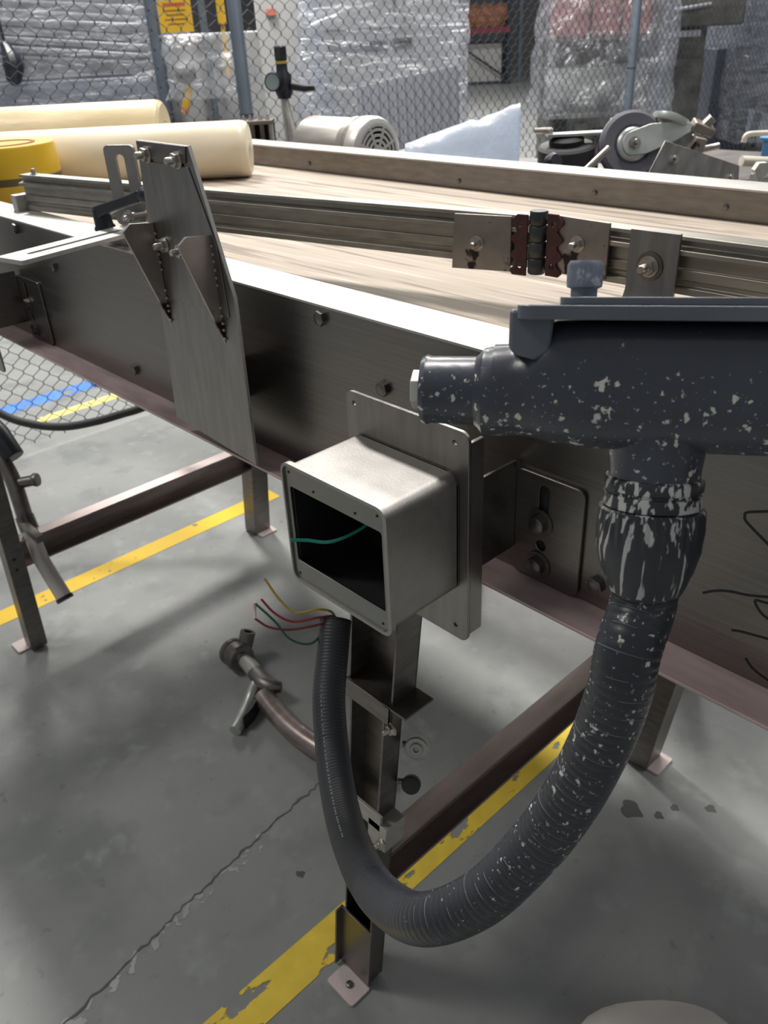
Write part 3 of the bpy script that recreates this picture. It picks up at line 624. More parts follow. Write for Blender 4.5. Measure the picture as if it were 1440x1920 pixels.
# port, ring and nut pointing down
dn = -NN
part('port_neck', MB().lathe([(0.030, 0.018), (0.0285, 0.036), (0.0275, 0.044), (0.0275, 0.050)], P(0.003, 0, 0), dn, 36), BLACK_CAST, fc)
part('sealing_ring', MB().lathe([(0.026, 0.049), (0.0290, 0.050), (0.0300, 0.052), (0.0300, 0.057), (0.0285, 0.058), (0.0285, 0.0595), (0.0297, 0.060), (0.0297, 0.068), (0.028, 0.069)], P(0.003, 0, 0), dn, 40), BLACK_NUT, fc, label='scraped ring above the nut')
nt_ = []
for (r, h, rib) in ((0.0300, 0.069, 0), (0.0325, 0.070, 1), (0.0330, 0.082, 1), (0.0325, 0.094, 1), (0.0315, 0.098, 0), (0.0285, 0.110, 0), (0.0245, 0.121, 0), (0.0232, 0.124, 0), (0.0205, 0.124, 0)):
    Bm = basis(dn, U); ring = []
    for i in range(72):
        a = 2 * math.pi * i / 72; r2 = r - (0.0008 if (rib and i % 2) else 0)
        ring.append(P(0.003, 0, 0) + Bm @ Vector((r2 * math.cos(a), r2 * math.sin(a), h)))
    nt_.append(ring)
part('gland_nut', MB().loft(nt_), BLACK_NUT2, fc, sharp=25, label='ribbed black gland nut')
start = P(0.003, 0, -0.118)
hp_ = [start, P(0.003, 0.001, -0.135)] + [Vector(p) for p in [(-0.2012, 0.3872, 1.248), (-0.1992, 0.3788, 1.2178), (-0.2038, 0.3692, 1.1731), (-0.2142, 0.3567, 1.1224), (-0.2298, 0.3391, 1.0726), (-0.2563, 0.3111, 1.0147), (-0.2979, 0.2915, 0.9658),
       (-0.3556, 0.3032, 0.9137), (-0.4202, 0.3293, 0.867), (-0.4955, 0.3686, 0.8293), (-0.5532, 0.4033, 0.8232), (-0.5984, 0.4347, 0.8372), (-0.6394, 0.4677, 0.8676), (-0.6705, 0.5030, 0.8978), (-0.694, 0.532, 0.9272)]]
sp = spline(hp_, 20)
def ringed(pts, r, pitch, depth):
    # resample evenly, dip between rings
    cum = [0]
    for a, b in zip(pts, pts[1:]): cum.append(cum[-1] + (b - a).length)
    tot = cum[-1]; out = []; rs = []; n = int(tot / pitch); k = 0
    for i in range(n + 1):
        for (f_, d_) in ((0.0, depth), (0.18, 0.0), (0.82, 0.0)):
            t = min(tot, (i + f_) * pitch)
            while k < len(cum) - 2 and cum[k + 1] < t: k += 1
            u = (t - cum[k]) / max(1e-9, cum[k + 1] - cum[k]); out.append(pts[k].lerp(pts[k + 1], min(1, u))); rs.append(r - d_)
        
    return out, rs
half = int(len(sp) * 0.60)
o1, r1 = ringed(sp[:half + 1], 0.0210, 0.0062, 0.0004)
part('hose', MB().tube(o1, r1, 32), HOSE_SCUFF, fc, sharp=60, label='paint splashed upper length of the hose')
o2, r2 = ringed(sp[half:], 0.0210, 0.0045, 0.00035)
h2 = part('hose', MB().tube(o2, r2, 32, caps=False), HOSE, fc, sharp=60, label='clean lower length of the hose')
rs_ = MB(); acc = 0.0; last = o1[0]
for i in range(2, int(len(o1) * 0.72)):
    if (o1[i] - last).length < 0.0105: continue
    last = o1[i]; Tn = (o1[i + 1] - o1[i - 1]).normalized(); vc = (cam.location - o1[i]).normalized()
    sd = Tn.cross(vc).normalized(); vv = sd.cross(Tn).normalized()
    a0_ = random.uniform(-1.2, 0.0); a1_ = a0_ + random.uniform(0.5, 1.7)
    rs_.tube([o1[i] + (vv * math.cos(a0_ + (a1_ - a0_) * k_ / 7) + sd * math.sin(a0_ + (a1_ - a0_) * k_ / 7)) * 0.02105 for k_ in range(8)], 0.00035, 4)
part('ring_scuffs', rs_, mat('grey_scuff', S(92, 94, 98), 0.6), fc, kind='stuff', label='fine pale scuff rings round the hose')
end_d = (sp[-1] - sp[-6]).normalized()
part('hose_end', MB().lathe([(0.0212, -0.004), (0.0212, 0), (0.0175, 0.0), (0.0172, -0.03), (0, -0.03)], sp[-1], end_d, 28), DARK, fc)
st_ = MB()
acc = 0.0
for i in range(0, len(o2) - 60, 4):
    if i < 60: continue
    Tn = (o2[i + 1] - o2[i - 1]).normalized(); vc = (cam.location - o2[i]).normalized()
    side = Tn.cross(vc).normalized(); vv = side.cross(Tn).normalized()
    ddir = (vv * 0.86 + Vector((-0.5, -0.3, 0.25)).normalized() * 0.5)
    ddir = (ddir - Tn * ddir.dot(Tn)).normalized()
    st_.lathe([(0, -0.0016), (0.0011, -0.0008), (0.0011, 0.0008), (0, 0.0016)], o2[i] + ddir * 0.0210, Tn, 6)
part('seam_stitches', st_, mat('pale_seam', S(150, 150, 150), 0.5), h2, kind='stuff', label='dotted pale seam line along the hose')
def wire(pts, mt, lab, r=0.0016):
    return part('wire', MB().tube(spline(pts, 8), r, 8), mt, fc, label=lab)
e0 = sp[-1]
wire([e0 - end_d * 0.02, e0 + end_d * 0.004 + Vector((-0.004, 0.0, 0.003)), (-0.698, 0.511, 0.955), (-0.719, 0.488, 0.952), (-0.739, 0.479, 0.967), (-0.762, 0.475, 0.992)], W_YEL, 'yellow wire end')
wire([e0 - end_d * 0.02, e0 + end_d * 0.004, (-0.697, 0.508, 0.944), (-0.717, 0.481, 0.942), (-0.738, 0.468, 0.952), (-0.756, 0.462, 0.969)], W_RED, 'bright red wire end')
wire([e0 - end_d * 0.02, e0 + end_d * 0.003 + Vector((0.004, -0.004, 0)), (-0.694, 0.504, 0.936), (-0.716, 0.475, 0.933), (-0.736, 0.456, 0.937), (-0.753, 0.447, 0.947)], W_DRED, 'dark red wire end')
wire([e0 - end_d * 0.02 + Vector((0, -0.008, 0)), e0 + Vector((0.0, -0.010, 0)), (-0.694, 0.490, 0.914), (-0.712, 0.470, 0.922), (-0.734, 0.464, 0.943), (-0.760, 0.454, 0.965)], W_GRN, 'dark green wire end')
wire([(-0.7600, 0.4540, 0.9662), (-0.759, 0.452, 0.957), (-0.7535, 0.4465, 0.948)], W_PINK, 'pale wire tag at the bare ends', 0.0022)

# ------------------------------------------------------------------ rolls lying on the belt
RD = Vector((0.69, 0.722, 0)).normalized()
def roll(end, r, length, mt, lab, nm='sheet_roll'):
    c0 = Vector(end); pr = [(0, -0.0), (r * 0.30, 0.0), (r * 0.30, 0.012), (r * 0.34, 0.0), (r * 0.86, 0.001), (r * 0.96, 0.008), (r, 0.022), (r * 1.0, length * 0.3), (r * 0.995, length * 0.6), (r, length - 0.006), (r * 0.93, length), (0, length)]
    rt = root(nm, (c0.x, c0.y, c0.z - r), lab, 'roll', None)
    part('wound_sheet', MB().lathe(pr, c0, -RD, 56), mt, rt)
    part('core', MB().lathe([(r * 0.22, -0.001), (r * 0.29, -0.001), (r * 0.29, 0.03), (r * 0.22, 0.03), (r * 0.22, -0.001)], c0, -RD, 24), mt, rt)
    return rt
roll((-1.985, 1.385, 1.268 + 0.0705), 0.070, 0.84, CREAM, 'cream sheet roll lying on the belt in front of the other roll')
roll((-2.43, 1.40, 1.268 + 0.0905), 0.090, 0.75, CREAM_W, 'glossy wrapped cream roll behind, half hidden by the nearer roll')
tr_ = root('tape_roll', (-2.235, 0.835, 1.2685), 'wide yellow tape roll with dark stripe lying on the belt', 'tape')
TC = (-2.235, 0.835, 1.2687)
part('tape', MB().lathe([(0.075, 0), (0.119, 0), (0.120, 0.003), (0.120, 0.036), (0.1205, 0.037)], TC, (0, 0, 1), 48), TAPE_Y, tr_)
part('tape', MB().lathe([(0.075, 0.0372), (0.1205, 0.0372), (0.1205, 0.050), (0.120, 0.0505), (0.075, 0.0505)], TC, (0, 0, 1), 48), TAPE_K, tr_, label='dark stripe around the tape roll')
part('tape', MB().lathe([(0.075, 0.0508), (0.1195, 0.0508), (0.1195, 0.102), (0.117, 0.106), (0.075, 0.106)], TC, (0, 0, 1), 48), TAPE_Y, tr_)
part('core', MB().lathe([(0.066, 0), (0.0748, 0), (0.0748, 0.1075), (0.066, 0.1075), (0.066, 0)], TC, (0, 0, 1), 40), TAPE_C, tr_)

tr_.scale.z = 1.22

# ------------------------------------------------------------------ bench behind the conveyor and the things lying on it
bn_ = root('steel_bench', (-1.9, 2.3, 0), 'low steel bench behind the conveyor carrying motor and casters', 'bench')
part('bench_top', MB().box((-2.75, 1.70, 1.115), (-1.50, 2.75, 1.145)), STEEL_DARK, bn_, bevel=0.002)
part('bench_top', MB().box((-1.495, 1.70, 1.185), (-0.60, 2.75, 1.215)), STEEL_DARK, bn_, bevel=0.002)
for (x, y) in ((-2.40, 1.78), (-2.4, 2.68), (-1.5, 2.68), (-0.75, 1.78), (-0.75, 2.68), (-1.52, 1.78)):
    part('leg', MB().box((x - 0.025, y - 0.025, 0.0), (x + 0.025, y + 0.025, 1.114)), STEEL_DARK, bn_, bevel=0.002)
part('riser', MB().box((-1.45, 1.76, 1.146), (-0.65, 2.70, 1.184)), STEEL_DARK, bn_)
# motor
mt_ = root('electric_motor', (-2.25, 1.935, 1.146), 'pale steel electric motor with round slotted fan cover on bench', 'motor')
MC = Vector((-2.105, 1.935, 1.258)); R0 = 0.106
part('housing', MB().lathe([(0.06, 0), (0.093, 0.004), (0.098, 0.010), (0.098, 0.235), (0.094, 0.245), (0.05, 0.25)], (-2.43, 1.935, 1.258), (1, 0, 0), 56), MOTOR, mt_)
part('end_ring', MB().lathe([(0.09, 0.0), (0.103, 0.004), (0.104, 0.030), (0.100, 0.034), (0.09, 0.036)], (-2.205, 1.935, 1.258), (1, 0, 0), 56), MOTOR, mt_, label='band between housing and fan cover')
cov = part('fan_cover', MB().lathe([(R0 - 0.006, -0.055), (R0, -0.05), (R0, -0.018), (R0 - 0.006, -0.006), (R0 - 0.018, 0.0), (R0 - 0.022, 0.0), (R0 - 0.023, -0.006), (0, -0.006)], MC, (1, 0, 0), 64), MOTOR_W, mt_)
part('grille_back', MB().lathe([(0, 0), (R0 - 0.024, 0), (R0 - 0.024, 0.002), (0, 0.002)], MC + Vector((-0.0055, 0, 0)), (1, 0, 0), 48), DARK, mt_)
gl_ = MB()
for r in (0.020, 0.036, 0.052, 0.068, 0.081):
    w = 0.0042
    gl_.lathe([(r - w, -0.003), (r - w, 0.001), (r + w, 0.001), (r + w, -0.003)], MC, (1, 0, 0), 48)
for k in range(8):
    a = 2 * math.pi * (k + 0.5) / 8; d = Vector((0, math.cos(a), math.sin(a))); e = Vector((0, -d.z, d.y)) * 0.0045
    gl_.hexa([MC + d * 0.012 - e + Vector((-0.003, 0, 0)), MC + d * 0.085 - e + Vector((-0.003, 0, 0)), MC + d * 0.085 + e + Vector((-0.003, 0, 0)), MC + d * 0.012 + e + Vector((-0.003, 0, 0)),
              MC + d * 0.012 - e + Vector((0.0014, 0, 0)), MC + d * 0.085 - e + Vector((0.0014, 0, 0)), MC + d * 0.085 + e + Vector((0.0014, 0, 0)), MC + d * 0.012 + e + Vector((0.0014, 0, 0))])
gl_.lathe([(0, -0.003), (0.018, -0.003), (0.018, 0.0016), (0, 0.002)], MC, (1, 0, 0), 24)
part('grille', gl_, MOTOR_W, cov)
part('shaft', MB().tube([(-2.50, 1.935, 1.258), (-2.43, 1.935, 1.258)], 0.014, 16), BOLT, mt_)
part('base', MB().box((-2.40, 1.86, 1.1462), (-2.22, 2.01, 1.168)), MOTOR, mt_, bevel=0.002)
mt_.location.x += 0.03
# plastic bag
bg = MB(); rings = []
A = Vector((-2.12, 2.10, 1.195)); B_ = Vector((-1.86, 2.375, 1.215))
for i in range(15):
    t = i / 14; c0 = A.lerp(B_, t) ; ring = []
    hh = 0.058 + 0.010 * math.sin(t * 5) + 0.075 * max(0, t - 0.30); ww = 0.05 * (1 - 0.4 * t) * min(1, 0.3 + 3 * t)
    for j in range(20):
        a = 2 * math.pi * j / 20; d = Vector((-0.72, 0.69, 0)) * (math.cos(a) * ww) + Vector((0, 0, 1)) * (math.sin(a) * hh)
        v = c0 + Vector((0, 0, hh - 0.048)) + d * (1 + 0.22 * noise.noise(Vector((t * 6, math.cos(a) * 2.2, math.sin(a) * 2.2)))); v.z = max(v.z, 1.1465); ring.append(v)
    rings.append(ring)
bag = part('plastic_bag', bg.loft(rings), BAG, None, sharp=80, thing=('pale blue translucent plastic bag lying beside the motor', 'bag'))
# black clip lying in front of the bag
part('rubber_foot', MB().lathe([(0, -0.01), (0.010, -0.01), (0.012, 0.0), (0.012, 0.02), (0.008, 0.03), (0, 0.031)], (-1.86, 1.98, 1.163), (0.9, 0.4, 0.02), 16).lathe([(0, 0), (0.016, 0), (0.016, 0.016), (0, 0.018)], (-1.845, 1.985, 1.163), (0.9, 0.4, 0.02), 16)
     .box((-1.90, 1.96, 1.1455), (-1.83, 2.0, 1.154)), PLASTIC_K, None, thing=('small black rubber foot in front of the plastic bag', 'foot'))

# metal fixture left of the motor
fx = root('clamp_fixture', (-2.53, 1.80, 1.146), 'grey bolted clamp fixture with dark slots left of the motor', 'fixture')
part('top_plate', MB().prism([[(-0.06, -0.035), (0.055, -0.035), (0.055, 0.035), (-0.06, 0.035)]], mat4((-2.535, 1.81, 1.338), RD, Vector((-0.722, 0.69, 0)), (0, 0, 1)), 0.012), STEEL_DARK, fx, bevel=0.001)
for t in (-0.050, -0.018, 0.014, 0.045):
    o_ = Vector((-2.535, 1.81, 0)) + RD * t
    part('post', MB().prism([circ(0, 0, 0.009, 14)], mat4((o_.x, o_.y, 1.165), RD, Vector((-0.722, 0.69, 0)), (0, 0, 1)), 0.173), STEEL if t < 0.03 else STEEL_TOP, fx)
part('back_plate', MB().prism([[(-0.06, 0.02), (0.055, 0.02), (0.055, 0.03), (-0.06, 0.03)]], mat4((-2.535, 1.81, 1.165), RD, Vector((-0.722, 0.69, 0)), (0, 0, 1)), 0.172), DARK, fx)
part('base_plate', MB().prism([[(-0.07, -0.04), (0.065, -0.04), (0.065, 0.04), (-0.07, 0.04)]], mat4((-2.535, 1.81, 1.1462), RD, Vector((-0.722, 0.69, 0)), (0, 0, 1)), 0.018), STEEL_DARK, fx)
for t in (-0.045, -0.022, 0.012, 0.036):
    o_ = Vector((-2.535, 1.81, 0)) + RD * t
    inst('bolt', NUT_STUD, facing((o_.x, o_.y, 1.350), (0, 0, 1), 0.9), fx)

# regulator with gauge
rg = root('air_regulator', (-2.63, 2.02, 1.146), 'black air regulator with round pressure gauge in front of the fence', 'regulator')
C0 = Vector((-2.605, 1.99, 1.40))
part('body', MB().lathe([(0.0, 0), (0.022, 0.0), (0.030, 0.02), (0.030, 0.07), (0.020, 0.085), (0.019, 0.11)], C0, (0, 0, 1), 24), PLASTIC_K, rg)
part('collar', MB().lathe([(0.019, 0.1), (0.021, 0.101), (0.021, 0.108), (0.019, 0.109)], C0 + Vector((0, 0, 0.008)), (0, 0, 1), 24), W_YEL, rg, label='brass coloured collar')
part('adjusting_knob', MB().lathe([(0.019, 0), (0.021, 0.004), (0.021, 0.042), (0.018, 0.046), (0, 0.046)], C0 + Vector((0, 0, 0.117)), (0, 0, 1), 20), PLASTIC_K, rg)
gd = Vector((0.50, -0.85, 0.05))
gc = C0 + Vector((0.004, -0.040, 0.055))
part('gauge', MB().lathe([(0.0, 0), (0.028, 0), (0.030, 0.004), (0.030, 0.02), (0.027, 0.022), (0.026, 0.019), (0, 0.019)], gc, gd, 28), PLASTIC_K, rg)
part('gauge_face', MB().lathe([(0, 0.0195), (0.0255, 0.0195), (0.0255, 0.0202), (0, 0.0202)], gc, gd, 28), GAUGE, rg, label='pale gauge face')
part('stand_leg', MB().tube([C0 + Vector((0.0, 0, 0.005)), (-2.52, 1.98, 1.16)], 0.012, 12), STEEL_TOP, rg)
part('stand_leg', MB().tube([C0 + Vector((-0.005, 0, 0.005)), (-2.69, 2.06, 1.16)], 0.012, 12), STEEL_TOP, rg)
part('outlet', MB().tube([C0 + Vector((0.03, 0.01, 0.04)), C0 + Vector((0.062, 0.045, 0.03)), C0 + Vector((0.085, 0.07, 0.03))], [0.014, 0.013, 0.010], 12), PLASTIC_K, rg)

# casters
cs = root('swivel_caster', (-1.25, 2.0, 1.216), 'large grey caster wheel tipped up with bright zinc fork', 'caster')
wd_ = Vector((0.70, -0.66, 0.30)).normalized(); wc = Vector((-1.225, 2.030, 1.315))
tl = part('tyre', MB().lathe([(0.048, 0.004), (0.074, 0.006), (0.082, 0.0), (0.084, -0.012), (0.082, -0.028), (0.074, -0.034), (0.048, -0.032), (0.048, 0.004)], wc, wd_, 56), RUBBER, cs)
part('wheel_hub', MB().lathe([(0, -0.03), (0.0475, -0.03), (0.0475, -0.002), (0.036, -0.006), (0.0, -0.006)], wc, wd_, 40), mat('dark_blue_wheel_hub', S(40, 44, 66), 0.5), cs, label='dark blue wheel hub')
ex_ = RD; ey_ = wd_.cross(ex_).normalized(); ex_ = ey_.cross(wd_).normalized()
Mf = mat4(wc + wd_ * 0.012, ex_, ey_, wd_)
fk = []
for i in range(9): a = math.radians(110 + 140 * i / 8); fk.append((0.030 * math.cos(a), 0.030 * math.sin(a)))
fork_pts = fk + [(0.03, -0.026), (0.09, -0.004), (0.14, 0.020), (0.145, 0.040), (0.10, 0.046), (0.04, 0.044)]
part('fork', MB().prism([fork_pts], Mf, 0.005), ZINC, cs, bevel=0.001)
part('fork', MB().prism([fork_pts], mat4(wc - wd_ * 0.045, ex_, ey_, wd_), 0.005), ZINC, cs, bevel=0.001)
part('bearing_ring', MB().lathe([(0.024, 0.0), (0.040, 0.0), (0.041, 0.003), (0.036, 0.008), (0.024, 0.009)], wc + wd_ * 0.001, wd_, 36), ZINC, cs)
inst('bolt', NUT_STUD, Matrix.Translation(wc + wd_ * 0.017) @ basis(wd_).to_4x4() @ Matrix.Scale(1.5, 4), cs)
part('swivel_head', MB().lathe([(0, 0), (0.045, 0.0), (0.048, 0.006), (0.048, 0.016), (0.03, 0.022), (0, 0.024)], wc + ex_ * 0.095 + ey_ * 0.045 - wd_ * 0.015, ey_ * 0.8 + ex_ * 0.3, 30), ZINC, cs)
cb = root('fixed_caster', (-1.36, 1.98, 1.216), 'dark caster wheel lying flat with steel bracket on top', 'caster')
w1 = Vector((-1.375, 1.958, 1.270))
part('tyre', MB().lathe([(0.0, 0), (0.068, 0.0), (0.074, 0.006), (0.074, 0.040), (0.068, 0.046), (0.045, 0.047), (0, 0.044)], w1, (0.05, -0.12, 1), 48), RUBBER_K, cb)
part('wheel_hub', MB().lathe([(0.045, 0.046), (0.045, 0.060), (0.03, 0.066), (0, 0.066)], w1, (0.05, -0.12, 1), 30), DARK, cb)
part('fork', MB().prism([[(-0.05, -0.022), (0.10, -0.026), (0.10, 0.026), (-0.05, 0.022)]], mat4(w1 + Vector((0, -0.008, 0.067)), RD, Vector((-0.722, 0.69, 0)), (0, 0, 1)), 0.007), ZINC, cb, bevel=0.001)
part('axle_bolt', MB().prism([hexpts(0.012)], mat4(w1 + Vector((-0.03, -0.04, 0.075)), (1, 0, 0), (0, 1, 0), (0, 0, 1)), 0.010).tube([w1 + Vector((-0.065, -0.055, 0.080)), w1 + Vector((-0.025, -0.035, 0.082))], 0.007, 10), BOLT, cb)
part('fork', MB().box((-0.004, -0.03, 0), (0.004, 0.03, 0.06), basis((0.2, 0.1, 1), RD), w1 + RD * 0.105 + Vector((0, 0, 0.04))), STEEL_TOP, cb, bevel=0.001)
part('support_block', MB().box((-1.42, 1.92, 1.2155), (-1.31, 2.01, 1.271)), DARK, cb)
part('steel_rod', MB().tube([(-1.262, 1.775, 1.224), (-1.200, 1.885, 1.324)], 0.0085, 14), BOLT, None, thing=('bright steel rod leaning between the two casters', 'rod'))
part('handwheel_knob', MB().lathe([(0, 0), (0.015, 0), (0.021, 0.006), (0.021, 0.022), (0.015, 0.03), (0, 0.03)], (-1.295, 1.778, 1.295), (0.8, -0.3, 0.35), 20).tube([(-1.285, 1.778, 1.2155), (-1.285, 1.778, 1.295)], 0.012, 12), PLASTIC_K, None, thing=('round black knob in front of the flat caster', 'knob'))
# triangular plate with bolts
tp = root('gusset_plate', (-0.96, 1.86, 1.216), 'tapered grey steel plate with bolts leaning by the caster', 'plate')
v0, v1, v2, v3 = Vector((-1.031, 1.839, 1.352)), Vector((-0.897, 1.938, 1.296)), Vector((-0.890, 1.928, 1.255)), Vector((-1.040, 1.770, 1.258))
nrm = (v1 - v0).cross(v3 - v0).normalized()
if nrm.dot(Vector((0, -1, 0))) < 0: nrm = -nrm
ex2 = (v1 - v0).normalized(); ey2 = nrm.cross(ex2)
Mt = mat4(v0, ex2, ey2, nrm); inv = Mt.inverted()
low = [v3 + Vector((-0.004, 0.0, -0.042)), v2 + Vector((0.0, 0.0, -0.039))]
poly = [(inv @ v).to_2d() for v in (v0, v1, v2, low[1], low[0], v3)]
part('plate', MB().prism([[tuple(p) for p in poly]], Mt, 0.006), STEEL_PLATE, tp, bevel=0.001)
for p in ((-1.003, 1.838, 1.315), (-0.907, 1.916, 1.270)):
    q_ = Vector(p); q_ = q_ - nrm * (q_ - v0).dot(nrm) + nrm * 0.006
    inst('bolt', NUT_STUD, Matrix.Translation(q_) @ basis(nrm).to_4x4(), tp)
# clamp, rods, hex nut, blue bin at the far right
ck = root('pipe_clamp', (-1.11, 2.15, 1.216), 'rough grey cast clamp with bolt ends behind the tapered plate', 'clamp')
part('jaw', MB().box((-0.016, -0.02, -0.012), (0.016, 0.02, 0.085), basis((0.25, 0.1, 1), RD), (-1.125, 2.135, 1.245)).box((-0.03, -0.016, 0), (0.03, 0.016, 0.022), basis((0.5, 0.1, 0.9), RD), (-1.115, 2.16, 1.335)), STEEL_STAIN, ck, bevel=0.003)
part('screw', MB().tube([(-1.14, 2.12, 1.285), (-1.072, 2.187, 1.302)], 0.008, 12), BOLT, ck)
part('wing', MB().box((-0.010, -0.008, 0), (0.010, 0.008, 0.045), basis((0.6, 0.3, 0.7), RD), (-1.12, 2.16, 1.335)), BOLT, ck, bevel=0.002)
part('base', MB().box((-1.15, 2.11, 1.2155), (-1.09, 2.17, 1.25)), STEEL_DARK, ck)
part('flat_bar', MB().tube([(-1.05, 2.28, 1.2560), (-0.93, 2.46, 1.234)], 0.013, 14).tube([(-0.935, 2.455, 1.2285), (-0.93, 2.46, 1.2285)], 0.013, 10), PAINT_W, None, thing=('pale cream rod lying at the right beyond the tapered plate', 'rod'))
part('hook_rod', MB().tube(spline([(-1.083, 2.347, 1.292), (-1.081, 2.349, 1.306), (-1.072, 2.358, 1.312), (-1.04, 2.395, 1.312), (-0.94, 2.50, 1.310)], 6), 0.007, 12).tube([(-0.95, 2.49, 1.31), (-0.95, 2.49, 1.2155)], 0.006, 10), PAINT_W, None, thing=('hooked white rod sticking out above the cream rod', 'rod'))
part('hex_nut', MB().prism([hexpts(0.017)], mat4((-0.862, 1.965, 1.290), RD, (0, 0, 1), (0.722, -0.69, 0)), 0.02).box((-0.873, 1.95, 1.2155), (-0.853, 1.972, 1.28)), PLUG, None, thing=('pale square nut end beside the tapered plate', 'nut'))
part('blue_bin', MB().box((-1.16, 2.64, 1.2155), (-0.90, 2.72, 1.27)).box((-1.17, 2.632, 1.262), (-0.89, 2.725, 1.272)), BLUE, None, bevel=0.003, thing=('light blue plastic bin at the right photo edge', 'bin'))

# ------------------------------------------------------------------ chain link fence
FX = -3.6
fe = root('chain_link_fence', (FX, 4.5, 0), 'chain link fence on round grey posts behind the conveyor', 'fence')
mesh_ = MB(); cw = 0.036; y = 0.55; row = 0
Y1 = 9.4; Z1 = 2.12
vs = []; fs = []
def stick(a, b, r):
    d = (b - a); Bm = basis(d); k = len(vs)
    for p in (a, b):
        for j in range(3):
            an = 2 * math.pi * j / 3; vs.append(p + Bm.col[0] * (r * math.cos(an)) + Bm.col[1] * (r * math.sin(an)))
    fs.extend([(k, k + 1, k + 4, k + 3), (k + 1, k + 2, k + 5, k + 4), (k + 2, k, k + 3, k + 5)])
n = int((Y1 - 0.3) / cw)
for i in range(n):
    yc = 0.3 + i * cw
    z = 0.045; side = (i % 2)
    while z < Z1:
        ya = yc + (cw * 0.5 if side else -cw * 0.5); yb = yc - (cw * 0.5 if side else -cw * 0.5)
        xa = FX + (0.003 if side else -0.003)
        stick(Vector((xa, ya, z)), Vector((xa, ya, z + 0.010)), 0.0019)
        stick(Vector((xa, ya, z + 0.010)), Vector((FX - (xa - FX), yb, z + 0.036)), 0.0019)
        z += 0.036; side = 1 - side
mesh_.v = vs; mesh_.f = fs
part('chain_link_mesh', mesh_, WIRE, fe, kind='stuff')
for yp in (-0.88, 2.49, 5.79, 9.09):
    p = part('post', MB().lathe([(0.031, 0), (0.031, 2.25), (0.02, 2.27), (0, 2.275)], (FX + 0.036, yp, 0), (0, 0, 1), 24), GALV, fe)
    for z in (0.35, 1.28, 1.9):
        part('tie', MB().lathe([(0.0325, -0.002), (0.035, -0.002), (0.035, 0.002), (0.0325, 0.002), (0.0325, -0.002)], (FX + 0.036, yp, z), (0.05, 0.0, 1), 20), WIRE, p)
part('top_rail', MB().tube([(FX + 0.0, -0.9, 2.14), (FX + 0.0, 9.4, 2.14)], 0.020, 14), GALV, fe)

# ------------------------------------------------------------------ under the conveyor, left
part('black_hose', MB().tube(spline([(-3.25, 0.55, 0.80), (-3.05, 0.73, 0.62), (-2.903, 0.836, 0.494), (-2.813, 0.903, 0.456), (-2.732, 0.981, 0.443), (-2.661, 1.069, 0.454), (-2.605, 1.147, 0.473), (-2.567, 1.202, 0.487), (-2.52, 1.28, 0.52), (-2.40, 1.46, 0.66), (-2.30, 1.50, 0.9), (-2.28, 1.50, 1.12), (-2.28, 1.50, 1.199)], 8), 0.0145, 14), mat('plain_black_rubber', S(52, 52, 54), 0.6), None, sharp=60, thing=('plain black hose sagging in an arc under the conveyor', 'hose'))
tb = root('tube_bracket', (-2.2, 0.63, 0.2), 'pale steel tube with black clamp slanting past the left leg', 'bracket')
tpts = spline([(-2.42, 0.642, 0.60), (-2.36, 0.642, 0.578), (-2.31, 0.645, 0.516), (-2.241, 0.628, 0.407)], 6)
part('tube', MB().tube(tpts, 0.023, 16), STEEL_DARK, tb, label='darker upper tube')
part('collar', MB().tube([(-2.252, 0.630, 0.424), (-2.228, 0.6265, 0.389)], 0.0265, 18), BOLT_DARK, tb)
part('tube', MB().tube([(-2.236, 0.627, 0.40), (-2.175, 0.618, 0.312), (-2.090, 0.625, 0.212)], 0.0225, 18), PALE_TUBE, tb, label='bright lower tube')
part('end_ring', MB().tube([(-2.094, 0.6247, 0.217), (-2.087, 0.6253, 0.208)], 0.0255, 18), PLASTIC_K, tb)
part('thumb_screw', MB().tube([(-2.305, 0.645, 0.505), (-2.262, 0.690, 0.515)], 0.016, 14).lathe([(0, 0), (0.019, 0), (0.021, 0.006), (0.019, 0.013), (0, 0.014)], (-2.265, 0.688, 0.5145), (0.69, 0.72, 0.16), 16), STEEL_DARK, tb)
part('clamp_block', MB().tube([(-2.43, 0.655, 0.66), (-2.385, 0.664, 0.628), (-2.330, 0.675, 0.572)], [0.034, 0.036, 0.03], 14), PLASTIC_K, tb, bevel=0.003, label='black plastic clamp')
part('stay', MB().box((-2.245, 0.605, 0.40), (-2.115, 0.625, 0.42)), STEEL_DARK, tb)
part('dark_drain', MB().lathe([(0.0, 0), (0.075, 0), (0.08, 0.01), (0.07, 0.04), (0.03, 0.06), (0, 0.06)], (-4.12, 1.86, 0), (0, 0, 1), 24).tube([(-4.12, 1.86, 0.04), (-4.19, 1.72, 0.035)], 0.03, 12), PLASTIC_K, None, thing=('small black fitting on the floor by the faded line', 'fitting'))

